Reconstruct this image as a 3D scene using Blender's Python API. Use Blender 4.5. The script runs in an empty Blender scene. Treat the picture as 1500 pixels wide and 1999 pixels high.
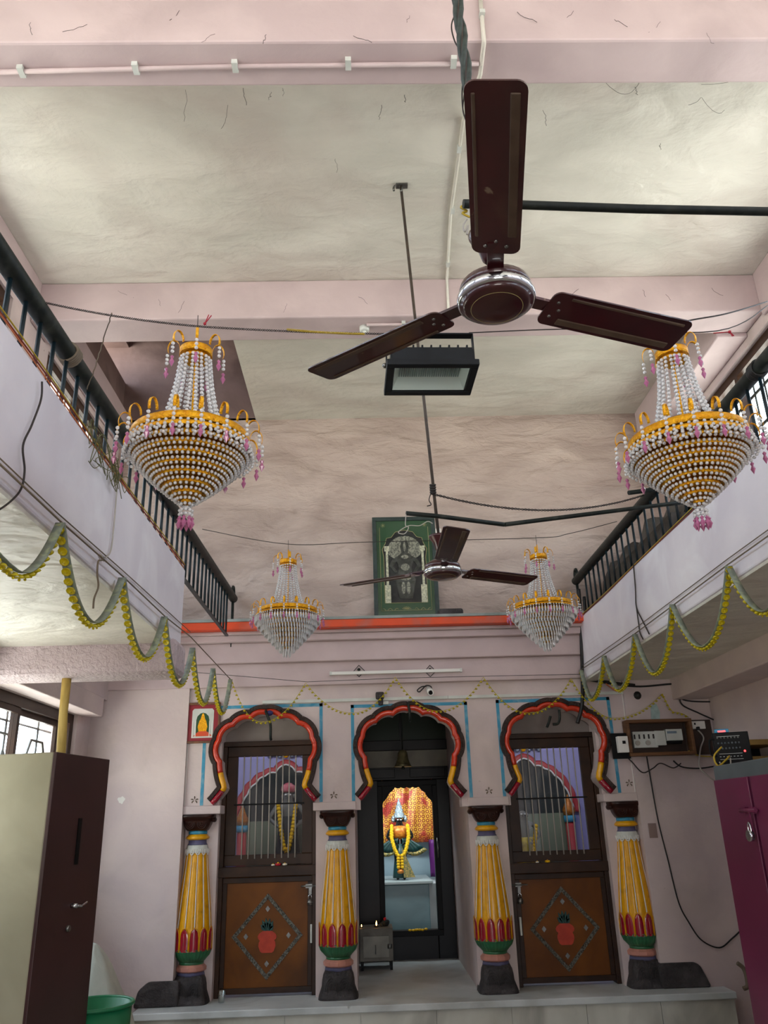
import bpy, bmesh, math, random
from mathutils import Vector, Matrix
from mathutils.geometry import tessellate_polygon
random.seed(7)
S = bpy.context.scene
COL = S.collection
PI = math.pi
R = math.radians

# ------------------------------------------------------------------ camera
FPX = 1560.0
CAMZ = 1.63
pitch, yaw, roll = R(21.14), R(1.65), R(-1.79)
C0 = Vector((0, 0, CAMZ))
FW = Vector((math.sin(yaw)*math.cos(pitch), math.cos(yaw)*math.cos(pitch), math.sin(pitch)))
_r = Vector((math.cos(yaw), -math.sin(yaw), 0)); _u = _r.cross(FW)
RT = _r*math.cos(roll) + _u*math.sin(roll)
UP = -_r*math.sin(roll) + _u*math.cos(roll)
cam = bpy.data.cameras.new('camera'); co = bpy.data.objects.new('camera', cam); COL.objects.link(co)
M = Matrix((RT, UP, -FW)).transposed().to_4x4(); M.translation = C0
co.matrix_world = M
cam.sensor_fit = 'VERTICAL'; cam.sensor_height = 36.0
cam.lens = 36.0*FPX/1999.0
cam.clip_start = 0.02
S.camera = co

def at(x, y, X=None, Y=None, Z=None):
    """where the sight line of a spot in the photograph meets a real wall, floor or ceiling plane"""
    d = FW*FPX + RT*(x-750) - UP*(y-999.5)
    t = (Y-C0.y)/d.y if Y is not None else ((X-C0.x)/d.x if X is not None else (Z-C0.z)/d.z)
    return C0 + d*t

# ------------------------------------------------------------------ world and light
w = bpy.data.worlds.new('daylight'); S.world = w; w.use_nodes = True
nt = w.node_tree; nt.nodes['Background'].inputs[1].default_value = 6.5
_tc = nt.nodes.new('ShaderNodeTexCoord'); _sx = nt.nodes.new('ShaderNodeSeparateXYZ'); _mr = nt.nodes.new('ShaderNodeMapRange'); _mx = nt.nodes.new('ShaderNodeMix')
_mx.data_type = 'RGBA'; _mr.inputs['From Min'].default_value = -0.08; _mr.inputs['From Max'].default_value = 0.08
nt.links.new(_tc.outputs['Generated'], _sx.inputs[0]); nt.links.new(_sx.outputs['Z'], _mr.inputs['Value']); nt.links.new(_mr.outputs[0], _mx.inputs[0])
_mx.inputs[6].default_value = (1.62, 1.58, 1.48, 1)   # sunlit street and roofs below the horizon
_mx.inputs[7].default_value = (0.80, 0.90, 1.05, 1)   # hazy sky
nt.links.new(_mx.outputs[2], nt.nodes['Background'].inputs[0])

def area(name, loc, rot, sx, sy, power=None, col=(1, 1, 1), portal=False):
    l = bpy.data.lights.new(name, 'AREA'); l.shape = 'RECTANGLE'; l.size = sx; l.size_y = sy
    l.color = col
    if portal: l.cycles.is_portal = True; l.energy = 1
    else: l.energy = power
    o = bpy.data.objects.new(name, l); o.location = loc; o.rotation_euler = rot; COL.objects.link(o); return o
area('daylight_added_opening', (0.3, -3.9, 1.2), (R(90), 0, 0), 1.9, 2.4, portal=True)  # portal for an unseen rear opening, added and sized for its light
area('daylight_left', (-2.42, -0.1, 4.2), (0, R(-90), 0), 1.3, 7.8, portal=True)
area('daylight_left', (-2.42, 5.7, 4.2), (0, R(-90), 0), 1.3, 1.7, portal=True)
area('daylight_left', (-2.42, 4.9, 1.8), (0, R(-90), 0), 1.4, 3.2, portal=True)
area('added_vent_daylight', (-2.55, 5.85, 5.82), (0, R(-90), 0), .4, 1.8, portal=True)  # portal for an added, unseen wall opening that brightens the shaft
area('daylight_right', (3.02, -0.1, 4.2), (0, R(90), 0), 1.3, 7.8, portal=True)
area('daylight_right', (3.02, 5.3, 4.2), (0, R(90), 0), 1.3, 1.5, portal=True)
# tube lights inside the sanctum and the two side shrines
area('sanctum_tube_light', (0.0, 8.75, 2.0), (R(50), 0, R(-15)), 0.5, 0.06, 10, (0.9, 1.0, 1.0))
area('sanctum_tube_light', (0.85, 8.75, 2.1), (R(50), 0, R(20)), 0.5, 0.06, 10, (0.9, 1.0, 1.0))
area('shrine_tube_light', (-1.0, 7.35, 2.5), (R(40), 0, 0), 1.0, 0.06, 6.5, (0.82, 0.86, 1.0))
area('shrine_tube_light', (1.7, 7.35, 2.5), (R(40), 0, 0), 1.0, 0.06, 6.0, (0.82, 0.86, 1.0))

S.view_settings.view_transform = 'Standard'; S.view_settings.look = 'None'
S.view_settings.gamma = 1.0; S.view_settings.use_curve_mapping = False
S.view_settings.exposure = 0.0
S.cycles.use_denoising = True
S.cycles.use_adaptive_sampling = True; S.cycles.adaptive_threshold = 0.025
S.cycles.max_bounces = 9; S.cycles.diffuse_bounces = 5; S.cycles.glossy_bounces = 4
S.cycles.transmission_bounces = 6; S.cycles.transparent_max_bounces = 12
S.cycles.caustics_reflective = False; S.cycles.caustics_refractive = False
S.cycles.sample_clamp_indirect = 6.0

# ------------------------------------------------------------------ materials
def hexc(h, a=1.0):
    h = h.lstrip('#'); v = [int(h[i:i+2], 16)/255 for i in (0, 2, 4)]
    return tuple(((c/12.92) if c <= 0.04045 else ((c+0.055)/1.055)**2.4) for c in v) + (a,)

def mat(name, col, rough=0.6, metal=0.0, col2=None, scale=6.0, stain=None, stain_scale=1.2, stain_amt=0.5,
        bump=0.0, bump_scale=25.0, stretch=(1, 1, 1), trans=0.0, emit=None, emit_s=0.0, coat=0.0, ior=1.45,
        speck=None, speck_amt=0.62, speck_scale=30, spec=0.5, bdist=0.02):
    m = bpy.data.materials.new(name); m.use_nodes = True
    N, L = m.node_tree.nodes, m.node_tree.links
    b = N['Principled BSDF']; c1 = hexc(col)
    b.inputs['Base Color'].default_value = c1; b.inputs['Roughness'].default_value = rough
    b.inputs['Metallic'].default_value = metal; b.inputs['Specular IOR Level'].default_value = spec; b.inputs['IOR'].default_value = ior
    b.inputs['Transmission Weight'].default_value = trans; b.inputs['Coat Weight'].default_value = coat
    if emit: b.inputs['Emission Color'].default_value = hexc(emit); b.inputs['Emission Strength'].default_value = emit_s
    if col2 or stain or bump or speck:
        tc = N.new('ShaderNodeTexCoord'); mp = N.new('ShaderNodeMapping'); mp.inputs['Scale'].default_value = stretch
        L.new(tc.outputs['Object'], mp.inputs['Vector'])
        def noise(sc, det=5, dist=0.0):
            n = N.new('ShaderNodeTexNoise'); n.inputs['Scale'].default_value = sc; n.inputs['Detail'].default_value = det
            n.inputs['Distortion'].default_value = dist; L.new(mp.outputs[0], n.inputs['Vector']); return n.outputs['Fac']
        def ramp(src, a, bb):
            r = N.new('ShaderNodeMapRange'); r.inputs['From Min'].default_value = a; r.inputs['From Max'].default_value = bb
            L.new(src, r.inputs['Value']); return r.outputs[0]
        def mix(fac, a, bcol, k=1.0):
            x = N.new('ShaderNodeMix'); x.data_type = 'RGBA'
            if k != 1.0:
                mu = N.new('ShaderNodeMath'); mu.operation = 'MULTIPLY'; mu.inputs[1].default_value = k
                L.new(fac, mu.inputs[0]); fac = mu.outputs[0]
            L.new(fac, x.inputs[0])
            if isinstance(a, tuple): x.inputs[6].default_value = a
            else: L.new(a, x.inputs[6])
            x.inputs[7].default_value = bcol; return x.outputs[2]
        cur = c1
        if col2: cur = mix(ramp(noise(scale, 6, 0.4), 0.35, 0.65), cur, hexc(col2))
        if stain: cur = mix(ramp(noise(stain_scale, 8, 0.8), 0.5, 0.72), cur, hexc(stain), stain_amt)
        if speck: cur = mix(ramp(noise(speck_scale, 3, 0.2), speck_amt, speck_amt+0.06), cur, hexc(speck), 0.8)
        if not isinstance(cur, tuple): L.new(cur, b.inputs['Base Color'])
        if bump:
            bp = N.new('ShaderNodeBump'); bp.inputs['Strength'].default_value = bump; bp.inputs['Distance'].default_value = bdist
            L.new(noise(bump_scale, 6, 0.3), bp.inputs['Height']); L.new(bp.outputs[0], b.inputs['Normal'])
    return m

def glass_mat(name, tint='#ffffff', gloss=0.05):
    m = bpy.data.materials.new(name); m.use_nodes = True
    N, L = m.node_tree.nodes, m.node_tree.links; N.clear()
    o = N.new('ShaderNodeOutputMaterial'); t = N.new('ShaderNodeBsdfTransparent'); g = N.new('ShaderNodeBsdfGlossy')
    t.inputs[0].default_value = hexc(tint); g.inputs['Roughness'].default_value = 0.05
    x = N.new('ShaderNodeMixShader'); x.inputs[0].default_value = gloss
    L.new(t.outputs[0], x.inputs[1]); L.new(g.outputs[0], x.inputs[2]); L.new(x.outputs[0], o.inputs[0]); return m

m_ceil = mat('limewashed ceiling', '#dcd8cc', 0.4, col2='#cac7bb', scale=1.6, stain='#b7a99f', stain_scale=0.8, stain_amt=0.5, bump=0.6, bump_scale=3.2, stretch=(1, 1.6, 1), bdist=0.06)
m_beam = mat('pink painted beam', '#c9b6b5', 0.55, col2='#bca9a9', scale=2.5, stain='#a89796', stain_scale=1.6, stain_amt=0.5, bump=0.25, bump_scale=6, bdist=0.03)
m_wall = mat('mauve plaster', '#d0c0bb', 0.6, col2='#c3b3b3', scale=2.2, stain='#a3978d', stain_scale=1.3, stain_amt=0.5, bump=0.3, bump_scale=6, speck='#857468', speck_amt=0.73, speck_scale=14, bdist=0.03)
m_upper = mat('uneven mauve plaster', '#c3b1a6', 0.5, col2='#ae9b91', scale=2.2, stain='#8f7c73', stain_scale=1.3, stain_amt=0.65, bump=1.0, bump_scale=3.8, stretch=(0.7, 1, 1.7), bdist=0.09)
m_rough = mat('rough cast plaster', '#c9b8bc', 0.65, col2='#b5a4a6', scale=3, bump=0.9, bump_scale=45)
m_fascia = mat('lavender limewash', '#e2dde3', 0.5, col2='#d3cdd6', scale=1.8, stain='#ecebef', stain_scale=2.2, stain_amt=0.8, bump=0.1, bump_scale=10)
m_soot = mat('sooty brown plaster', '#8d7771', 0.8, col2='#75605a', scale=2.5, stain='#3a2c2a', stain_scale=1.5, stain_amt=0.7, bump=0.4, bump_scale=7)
m_orange = mat('orange paint', '#d8491f', 0.5, col2='#c94a24', scale=5, stain='#96706a', stain_scale=5, stain_amt=0.5)
m_ledge = mat('grey cement ledge', '#9aa09c', 0.8, col2='#7d837f', scale=5)
m_marble = mat('worn grey marble', '#d6dbdb', 0.35, col2='#bcc2c2', scale=2.4, stain='#86857d', stain_scale=2.5, stain_amt=0.5, bump=0.03, bump_scale=20, speck='#4c4a45', speck_amt=0.72, speck_scale=9)
m_marble2 = mat('stained marble slab', '#d2d2c8', 0.4, col2='#b9b9ae', scale=3, stain='#76736a', stain_scale=2.2, stain_amt=0.7, stretch=(1, 1, 0.4))
m_floor = mat('stone floor', '#b3ada1', 0.45, col2='#9f988d', scale=2)
m_blue = mat('turquoise paint', '#3a93b4', 0.5, col2='#2f84a6', scale=8, stain='#9db9c0', stain_scale=12, stain_amt=0.5)
m_white = mat('white paint', '#dedcd6', 0.5)
m_white2 = mat('off white plastic', '#cfd2cc', 0.4, col2='#bfc2bb', scale=6)
m_red = mat('glossy vermilion paint', '#d03a1a', 0.25, col2='#b53018', scale=8, coat=0.5)
m_brown = mat('dark brown painted stucco', '#42322c', 0.4, col2='#2c201d', scale=14, bump=0.8, bump_scale=50, spec=0.3)
m_yel = mat('glossy yellow paint', '#e8a800', 0.3, col2='#dc9c04', scale=7, stain='#96691a', stain_scale=9, stain_amt=0.5, coat=0.25, bump=0.12, bump_scale=25)
m_crim = mat('glossy crimson paint', '#a3122b', 0.2, col2='#8a0f26', scale=9, coat=0.6)
m_green = mat('green paint', '#2e6f46', 0.35, col2='#245a38', scale=12, coat=0.3)
m_pink = mat('salmon paint', '#c98a78', 0.45, col2='#b37a6c', scale=10)
m_lav = mat('dull lavender paint', '#5d5b7e', 0.5, col2='#4d4c68', scale=10)
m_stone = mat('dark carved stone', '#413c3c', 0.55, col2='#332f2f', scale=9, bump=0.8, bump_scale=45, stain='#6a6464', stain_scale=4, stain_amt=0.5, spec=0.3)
m_cap = mat('dark brown varnish', '#33170f', 0.35, col2='#24100c', scale=8, coat=0.15, spec=0.3)
m_wood = mat('brown door laminate', '#74420f', 0.4, col2='#5c330c', scale=3.0, stain='#2f1c0c', stain_scale=1.4, stain_amt=0.55, spec=0.25)
m_dwood = mat('dark varnished wood', '#3b2414', 0.4, col2='#28170d', scale=6, spec=0.3)
m_black = mat('black paint', '#0a0909', 0.5, spec=0.2)
m_blackw = mat('black lacquered wood', '#0b0808', 0.4, col2='#130e0e', scale=4, spec=0.25)
m_sash = mat('dusty black iron', '#151a19', 0.5, 0.0, col2='#20241f', scale=20, stain='#4c4f47', stain_scale=9, stain_amt=0.4, spec=0.25)
m_bars = mat('dark blue green enamel', '#0c171c', 0.4, 0.0, col2='#112127', scale=10, spec=0.35)
m_gold = mat('gold stamped metal', '#ffbe22', 0.3, 0.6, col2='#e89a0c', scale=60, bump=0.5, bump_scale=150)
m_crystal = mat('clear crystal', '#ffffff', 0.05, trans=0.45, ior=1.55, coat=0.8)
m_pinkc = mat('pink crystal', '#d07aa6', 0.1, trans=0.3, ior=1.5)
m_fan = mat('maroon enamel', '#3c0d12', 0.3, 0.1, col2='#2d0a0e', scale=6, stain='#5a3f30', stain_scale=4, stain_amt=0.4, coat=0.5, speck='#7c6a58', speck_amt=0.72, speck_scale=25)
m_fandust = mat('dusty maroon edge', '#57473a', 0.5, 0.1, col2='#463529', scale=9)
m_chrome = mat('chrome', '#c9ced2', 0.12, 1.0)
m_steel = mat('dull steel', '#8b8c8a', 0.35, 0.9, col2='#6d6c68', scale=20)
m_lampbody = mat('black die cast metal', '#0f1317', 0.5, 0.0, col2='#161b20', scale=14, spec=0.3)
m_refl = mat('pale lamp reflector', '#e9f1ef', 0.35, 0.0)
m_led = mat('led strip grey', '#7c8c8e', 0.4)
m_glass = glass_mat('window glass', '#f8fbfa', 0.035)
m_dglass = mat('dark green glass', '#39423b', 0.12, 0.0, spec=0.6)
m_gpic = mat('green mount board', '#1f4a2b', 0.3, coat=0.4)
m_frameg = mat('dark grey green frame', '#23302d', 0.5, col2='#34423e', scale=12)
m_pdark = mat('charcoal print', '#1d1f1e', 0.5, col2='#333533', scale=22, spec=.2)
m_pmid = mat('grey print', '#a0a08c', 0.4, col2='#4a4b44', scale=70)
m_plight = mat('pale print', '#d8d6b8', 0.5, col2='#9a9a80', scale=55)
m_pline = mat('pale gold ink', '#a39c66', 0.4)
m_redm = mat('red mount board', '#8e1f2c', 0.35, coat=0.3)
m_framew = mat('brown picture frame', '#7a4e33', 0.45, col2='#5c3a26', scale=30)
m_cream = mat('cream enamel steel', '#a09a82', 0.5, col2='#8e8870', scale=1.8, stain='#766f5b', stain_scale=1.5, stain_amt=0.6, spec=.3)
m_choc = mat('chocolate enamel steel', '#402726', 0.4, col2='#33201e', scale=1.5, spec=0.35)
m_plum = mat('plum enamel steel', '#6b2145', 0.4, col2='#5c1c3a', scale=1.6)
m_greym = mat('grey enamel steel', '#5a6468', 0.45, col2='#4d565a', scale=4)
m_bamboo = mat('bamboo', '#c2a659', 0.5, col2='#a98e48', scale=5, stretch=(6, 6, 1))
m_boxw = mat('raw brown timber', '#6f4a2b', 0.6, col2='#59391f', scale=5, stretch=(1, 1, 5))
m_rod = mat('rusty brown rod', '#4b4036', 0.6, col2='#39302a', scale=20)
m_cable = mat('black cable', '#161413', 0.5)
m_cableg = mat('dusty green cable', '#3c463f', 0.6, col2='#242a27', scale=40)
m_cabler = mat('red brown cable', '#7e3324', 0.5)
m_cabley = mat('yellow cable', '#b59a2c', 0.5)
m_cablew = mat('pale cable', '#a9a39a', 0.5)
m_cablep = mat('orange cable', '#c46e44', 0.5)
m_wire = mat('thin dark wire', '#2b2523', 0.6)
m_cord = mat('hemp cord', '#6f6252', 0.8)
m_ribf = mat('grey green ribbon', '#848c80', 0.5, col2='#6c756a', scale=30, stain='#b4bf8a', stain_scale=20, stain_amt=0.6)
m_ribb = mat('pale aqua ribbon', '#a9bfbd', 0.5, col2='#94a9a6', scale=30)
m_flow = mat('yellow foil flower', '#d3bf10', 0.35, 0.0, col2='#a8990f', scale=40)
m_pearl = mat('white bead', '#d8d6c8', 0.25)
m_sack = mat('white woven sack', '#bfc3ba', 0.6, col2='#aeb3aa', scale=5, bump=0.5, bump_scale=9)
m_tub = mat('green plastic', '#1d7a4f', 0.4, col2='#196b45', scale=4)
m_lavwall = mat('lavender wall paint', '#a9a4cf', 0.6, col2='#9a95c2', scale=2)
m_olive = mat('grey green curtain', '#7f8570', 0.7, col2='#6f7562', scale=3)
m_shade = mat('charcoal cloth', '#2f3230', 0.8, col2='#272a28', scale=4)
m_soft = mat('soft red paint', '#b23a3e', 0.5)
m_idolb = mat('black polished stone', '#0f1013', 0.18, coat=0.5)
m_idolg = mat('grey marble figure', '#75746e', 0.4, col2='#64635e', scale=8)
m_silver = mat('embossed silver', '#8f9ba3', 0.3, 0.7, bump=0.8, bump_scale=60)
m_gcloth = mat('dark green silk', '#0f3f3c', 0.4, col2='#0c302f', scale=12)
m_gcloth2 = mat('gold zari border', '#a38a4a', 0.35, 0.4, col2='#37503c', scale=70)
m_mari = mat('yellow marigold', '#f2c200', 0.6, col2='#e0ac00', scale=60, bump=0.6, bump_scale=90)
m_orcl = mat('orange brocade', '#c9812a', 0.4, 0.2, col2='#a3541b', scale=50)
m_purp = mat('purple silk', '#5f1f6a', 0.45)
m_turban = mat('red turban cloth', '#a33a44', 0.6, col2='#c87f84', scale=20)
m_pale = mat('yellow flower cloth', '#c9ad2a', 0.6, col2='#8c7a2a', scale=20)
m_flame = mat('oil lamp flame', '#ffb050', 0.5, emit='#ffb35a', emit_s=18)
m_ledr = mat('red indicator', '#ff3030', 0.4, emit='#ff4040', emit_s=4)
m_ledb = mat('blue plastic', '#2b8fb8', 0.3)
m_petal = mat('white petal', '#e3dfcf', 0.6)
m_petr = mat('red petal', '#b8182a', 0.6)
m_tarp = mat('grey brown tarpaulin', '#4b4641', 0.7, col2='#3a3632', scale=6, bump=0.6, bump_scale=12)
m_outside = mat('cream outside wall', '#d8d4c2', 0.7, col2='#cfc8ae', scale=2)
m_clear = glass_mat('clear plastic', '#f6fafa', 0.15)
m_ochre = mat('ochre painted shelf', '#8c6f35', 0.6, col2='#6f5527', scale=8)
m_flex = mat('rusty brown switch board', '#3f2c22', 0.6, col2='#2f211a', scale=8)
m_speak = mat('black powder coat', '#0d0f11', 0.55, spec=0.2)

def brocade():
    m = bpy.data.materials.new('gold and red brocade'); m.use_nodes = True
    N, L = m.node_tree.nodes, m.node_tree.links; b = N['Principled BSDF']
    tc = N.new('ShaderNodeTexCoord'); mp = N.new('ShaderNodeMapping'); mp.inputs['Scale'].default_value = (21, 0.01, 21)
    v = N.new('ShaderNodeTexVoronoi'); v.inputs['Scale'].default_value = 1.0; v.inputs['Randomness'].default_value = 0.15
    w_ = N.new('ShaderNodeMath'); w_.operation = 'MULTIPLY'; w_.inputs[1].default_value = 15
    s = N.new('ShaderNodeMath'); s.operation = 'SINE'
    r = N.new('ShaderNodeMapRange'); r.inputs['From Min'].default_value = -0.5; r.inputs['From Max'].default_value = 0.4
    x = N.new('ShaderNodeMix'); x.data_type = 'RGBA'
    n = N.new('ShaderNodeTexNoise'); n.inputs['Scale'].default_value = 4; n.inputs['Distortion'].default_value = 1.5
    r2 = N.new('ShaderNodeMapRange'); r2.inputs['From Min'].default_value = 0.45; r2.inputs['From Max'].default_value = 0.6
    g = N.new('ShaderNodeMix'); g.data_type = 'RGBA'; g.inputs[6].default_value = hexc('#dfa638'); g.inputs[7].default_value = hexc('#b8382e')
    L.new(tc.outputs['Object'], mp.inputs[0]); L.new(mp.outputs[0], v.inputs['Vector']); L.new(v.outputs['Distance'], w_.inputs[0])
    L.new(w_.outputs[0], s.inputs[0]); L.new(s.outputs[0], r.inputs[0]); L.new(tc.outputs['Object'], n.inputs['Vector'])
    L.new(n.outputs['Fac'], r2.inputs[0]); L.new(r2.outputs[0], g.inputs[0])
    L.new(r.outputs[0], x.inputs[0]); x.inputs[6].default_value = hexc('#8a2f1c'); L.new(g.outputs[2], x.inputs[7])
    L.new(x.outputs[2], b.inputs['Base Color']); b.inputs['Roughness'].default_value = 0.35; b.inputs['Metallic'].default_value = 0.2
    return m
m_broc = brocade()

# ------------------------------------------------------------------ mesh builder
ORG = {}
class MB:
    def __init__(s): s.v = []; s.f = []; s.sm = []
    def add(s, vs, fs, smooth=False):
        n = len(s.v); s.v += [Vector(p) for p in vs]; s.f += [tuple(i+n for i in f) for f in fs]; s.sm += [smooth]*len(fs); return s
    def box(s, x0, x1, y0, y1, z0, z1):
        return s.add([(x, y, z) for z in (z0, z1) for y in (y0, y1) for x in (x0, x1)],
              [(0, 2, 3, 1), (4, 5, 7, 6), (0, 1, 5, 4), (2, 6, 7, 3), (0, 4, 6, 2), (1, 3, 7, 5)])
    def fxz(s, x0, x1, y0, y1, z0, z1, t, tb=None):
        tb = t if tb is None else tb
        s.box(x0, x1, y0, y1, z0, z0+tb); s.box(x0, x1, y0, y1, z1-tb, z1); s.box(x0, x0+t, y0, y1, z0+tb, z1-tb); return s.box(x1-t, x1, y0, y1, z0+tb, z1-tb)
    def fyz(s, x0, x1, y0, y1, z0, z1, t):
        s.box(x0, x1, y0, y1, z0, z0+t); s.box(x0, x1, y0, y1, z1-t, z1); s.box(x0, x1, y0, y0+t, z0+t, z1-t); return s.box(x0, x1, y1-t, y1, z0+t, z1-t)
    def obox(s, c, ax, ay, az, hx, hy, hz):
        c = Vector(c); ax, ay, az = Vector(ax), Vector(ay), Vector(az)
        vs = [c+ax*(hx*i)+ay*(hy*j)+az*(hz*k) for k in (-1, 1) for j in (-1, 1) for i in (-1, 1)]
        return s.add(vs, [(0, 2, 3, 1), (4, 5, 7, 6), (0, 1, 5, 4), (2, 6, 7, 3), (0, 4, 6, 2), (1, 3, 7, 5)])
    def tube(s, pts, r, n=8, closed=False, flat=1.0):
        pts = [Vector(p) for p in pts]; m = len(pts)
        rs = r if isinstance(r, (list, tuple)) else [r]*m
        vs = []; prev = None
        for i, p in enumerate(pts):
            a = pts[(i-1) % m] if (closed or i > 0) else p; b = pts[(i+1) % m] if (closed or i < m-1) else p
            t = (b-a)
            if t.length < 1e-9: t = Vector((0, 0, 1))
            t.normalize()
            if prev is None:
                q = Vector((0, 1, 0)) if abs(t.y) < 0.9 else Vector((1, 0, 0))
                u = (q - t*q.dot(t)).normalized()
            else: u = (prev - t*prev.dot(t)).normalized()
            prev = u; v_ = t.cross(u)
            for k in range(n):
                an = 2*PI*k/n; vs.append(p+u*(math.cos(an)*rs[i]*flat)+v_*(math.sin(an)*rs[i]))
        fs = []
        for i in range(m if closed else m-1):
            j = (i+1) % m
            for k in range(n): fs.append((i*n+k, i*n+(k+1) % n, j*n+(k+1) % n, j*n+k))
        s.add(vs, fs, True)
        if not closed:
            base = len(s.v)-m*n
            s.f.append(tuple(base+k for k in range(n))[::-1]); s.f.append(tuple(base+(m-1)*n+k for k in range(n))); s.sm += [False, False]
        return s
    def lathe(s, prof, n=24, c=(0, 0, 0), smooth=True, ang0=0, ang1=2*PI, fn=None, sq=0):
        c = Vector(c); full = abs(ang1-ang0-2*PI) < 1e-6; k = n if full else n+1; vs = []
        for r, z in prof:
            for i in range(k):
                a = ang0+(ang1-ang0)*i/n; rr = r if fn is None else fn(r, z, a)
                if sq:
                    e = sq if sq is not True else 4
                    rr = rr/((abs(math.cos(a))**e+abs(math.sin(a))**e)**(1/e))
                vs.append(c+Vector((rr*math.cos(a), rr*math.sin(a), z)))
        fs = []
        for j in range(len(prof)-1):
            for i in range(n):
                i2 = (i+1) % k
                fs.append((j*k+i, j*k+i2, (j+1)*k+i2, (j+1)*k+i))
        s.add(vs, fs, smooth)
        base = len(s.v)-len(vs)
        if full:
            if prof[0][0] > 1e-5: s.f.append(tuple(base+i for i in range(n))[::-1]); s.sm.append(False)
            if prof[-1][0] > 1e-5: s.f.append(tuple(base+(len(prof)-1)*k+i for i in range(n))); s.sm.append(False)
        return s
    def ball(s, c, r, n=6, m=4, sz=1.0, sx=1.0):
        c = Vector(c); vs = [c+Vector((0, 0, r*sz))]
        for j in range(1, m):
            t = PI*j/m
            for i in range(n):
                a = 2*PI*i/n; vs.append(c+Vector((r*sx*math.sin(t)*math.cos(a), r*math.sin(t)*math.sin(a), r*sz*math.cos(t))))
        vs.append(c-Vector((0, 0, r*sz))); fs = []
        for i in range(n): fs.append((0, 1+i, 1+(i+1) % n))
        for j in range(m-2):
            for i in range(n): fs.append((1+j*n+i, 1+(j+1)*n+i, 1+(j+1)*n+(i+1) % n, 1+j*n+(i+1) % n))
        l = len(vs)-1; b = 1+(m-2)*n
        for i in range(n): fs.append((b+i, l, b+(i+1) % n))
        return s.add(vs, fs, True)
    def plate(s, outer, y0, y1, holes=()):
        """polygon in x,z (with holes) given thickness in y"""
        loops = [list(outer)]+[list(h) for h in holes]
        tri = tessellate_polygon([[Vector((x, z, 0)) for x, z in l] for l in loops])
        flat = [p for l in loops for p in l]; n = len(flat)
        vs = [(x, y0, z) for x, z in flat]+[(x, y1, z) for x, z in flat]
        fs = [tuple(t) for t in tri]+[tuple(i+n for i in t)[::-1] for t in tri]
        o = 0
        for l in loops:
            k = len(l)
            for i in range(k):
                j = (i+1) % k; fs.append((o+i, o+j, o+j+n, o+i+n))
            o += k
        return s.add(vs, fs)
    def obj(s, name, m, parent=None, bevel=0.0, sub=0):
        me = bpy.data.meshes.new(name)
        org = ORG.get(parent.name, Vector((0, 0, 0))) if parent else Vector((0, 0, 0))
        me.from_pydata([v-org for v in s.v], [], s.f)
        me.polygons.foreach_set('use_smooth', s.sm); me.materials.append(m)
        bm = bmesh.new(); bm.from_mesh(me); bmesh.ops.recalc_face_normals(bm, faces=bm.faces[:]); bm.to_mesh(me); bm.free()
        me.update()
        o = bpy.data.objects.new(name, me); COL.objects.link(o)
        if parent: o.parent = parent; ORG[o.name] = org
        if bevel:
            b = o.modifiers.new('bevel', 'BEVEL'); b.width = bevel; b.segments = 2; b.limit_method = 'ANGLE'
        if sub:
            b = o.modifiers.new('subsurf', 'SUBSURF'); b.levels = sub; b.render_levels = sub
        return o

def tag(o, label, cat, group=None):
    o['label'] = label; o['category'] = cat
    if group: o['group'] = group
    return o
def thing(name, label, cat, loc=(0, 0, 0), group=None):
    o = bpy.data.objects.new(name, None); COL.objects.link(o); o.location = loc; ORG[o.name] = Vector(loc)
    o.empty_display_size = 0.05
    return tag(o, label, cat, group)
def struct(o): o['kind'] = 'structure'; return o
def plabel(o, l): o['label'] = l; return o
def dup(root, loc, rot=None, label=None):
    def cp(o, par):
        c = o.copy(); COL.objects.link(c)
        if par: c.parent = par
        for ch in kids.get(o, []): cp(ch, c)
        return c
    kids = {}
    for o in COL.objects:
        if o.parent: kids.setdefault(o.parent, []).append(o)
    r = cp(root, None); r.location = loc
    if rot: r.rotation_euler = rot
    if label: r['label'] = label
    return r
def smooth_path(pts, n=6):
    pts = [Vector(p) for p in pts]; out = []
    for i in range(len(pts)-1):
        p0 = pts[max(i-1, 0)]; p1 = pts[i]; p2 = pts[i+1]; p3 = pts[min(i+2, len(pts)-1)]
        for k in range(n):
            t = k/n; out.append(0.5*((2*p1)+(-p0+p2)*t+(2*p0-5*p1+4*p2-p3)*t*t+(-p0+3*p1-3*p2+p3)*t*t*t))
    out.append(pts[-1]); return out
def cable(name, label, pts, r, m, cat='cable', wig=0.0, n=6, group=None):
    p = smooth_path(pts, 8)
    if wig: p = [q+Vector((random.uniform(-wig, wig), random.uniform(-wig, wig)*0.5, random.uniform(-wig, wig))) for q in p]
    return tag(MB().tube(p, r, n).obj(name, m), label, cat, group)
def twist(a, b, sag, r, turns, mb, pitch_r=0.003):
    a, b = Vector(a), Vector(b); n = turns*8
    for ph in (0, PI):
        pts = []
        for i in range(n+1):
            t = i/n; p = a.lerp(b, t)+Vector((0, 0, -sag*4*t*(1-t)))
            an = 2*PI*turns*t+ph; pts.append(p+Vector((0, math.cos(an)*pitch_r, math.sin(an)*pitch_r)))
        mb.tube(pts, r, 4)
    return mb

# ------------------------------------------------------------------ the hall
XW, XE = -2.25, 2.85          # side walls
CZ, BZ = 5.2, 4.89            # ceiling, underside of beams
FY = 6.76                     # shrine front face
PZ = 0.42                     # platform height
struct(MB().box(-2.6, 3.2, -4.2, 10.6, -0.15, 0).obj('floor', m_floor))
c = MB(); c.box(-2.6, 3.2, -4.2, 4.94, CZ, CZ+.15); c.box(-0.99, 3.2, 4.94, 6.95, CZ, CZ+.15)
struct(c.obj('ceiling', m_ceil))
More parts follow.
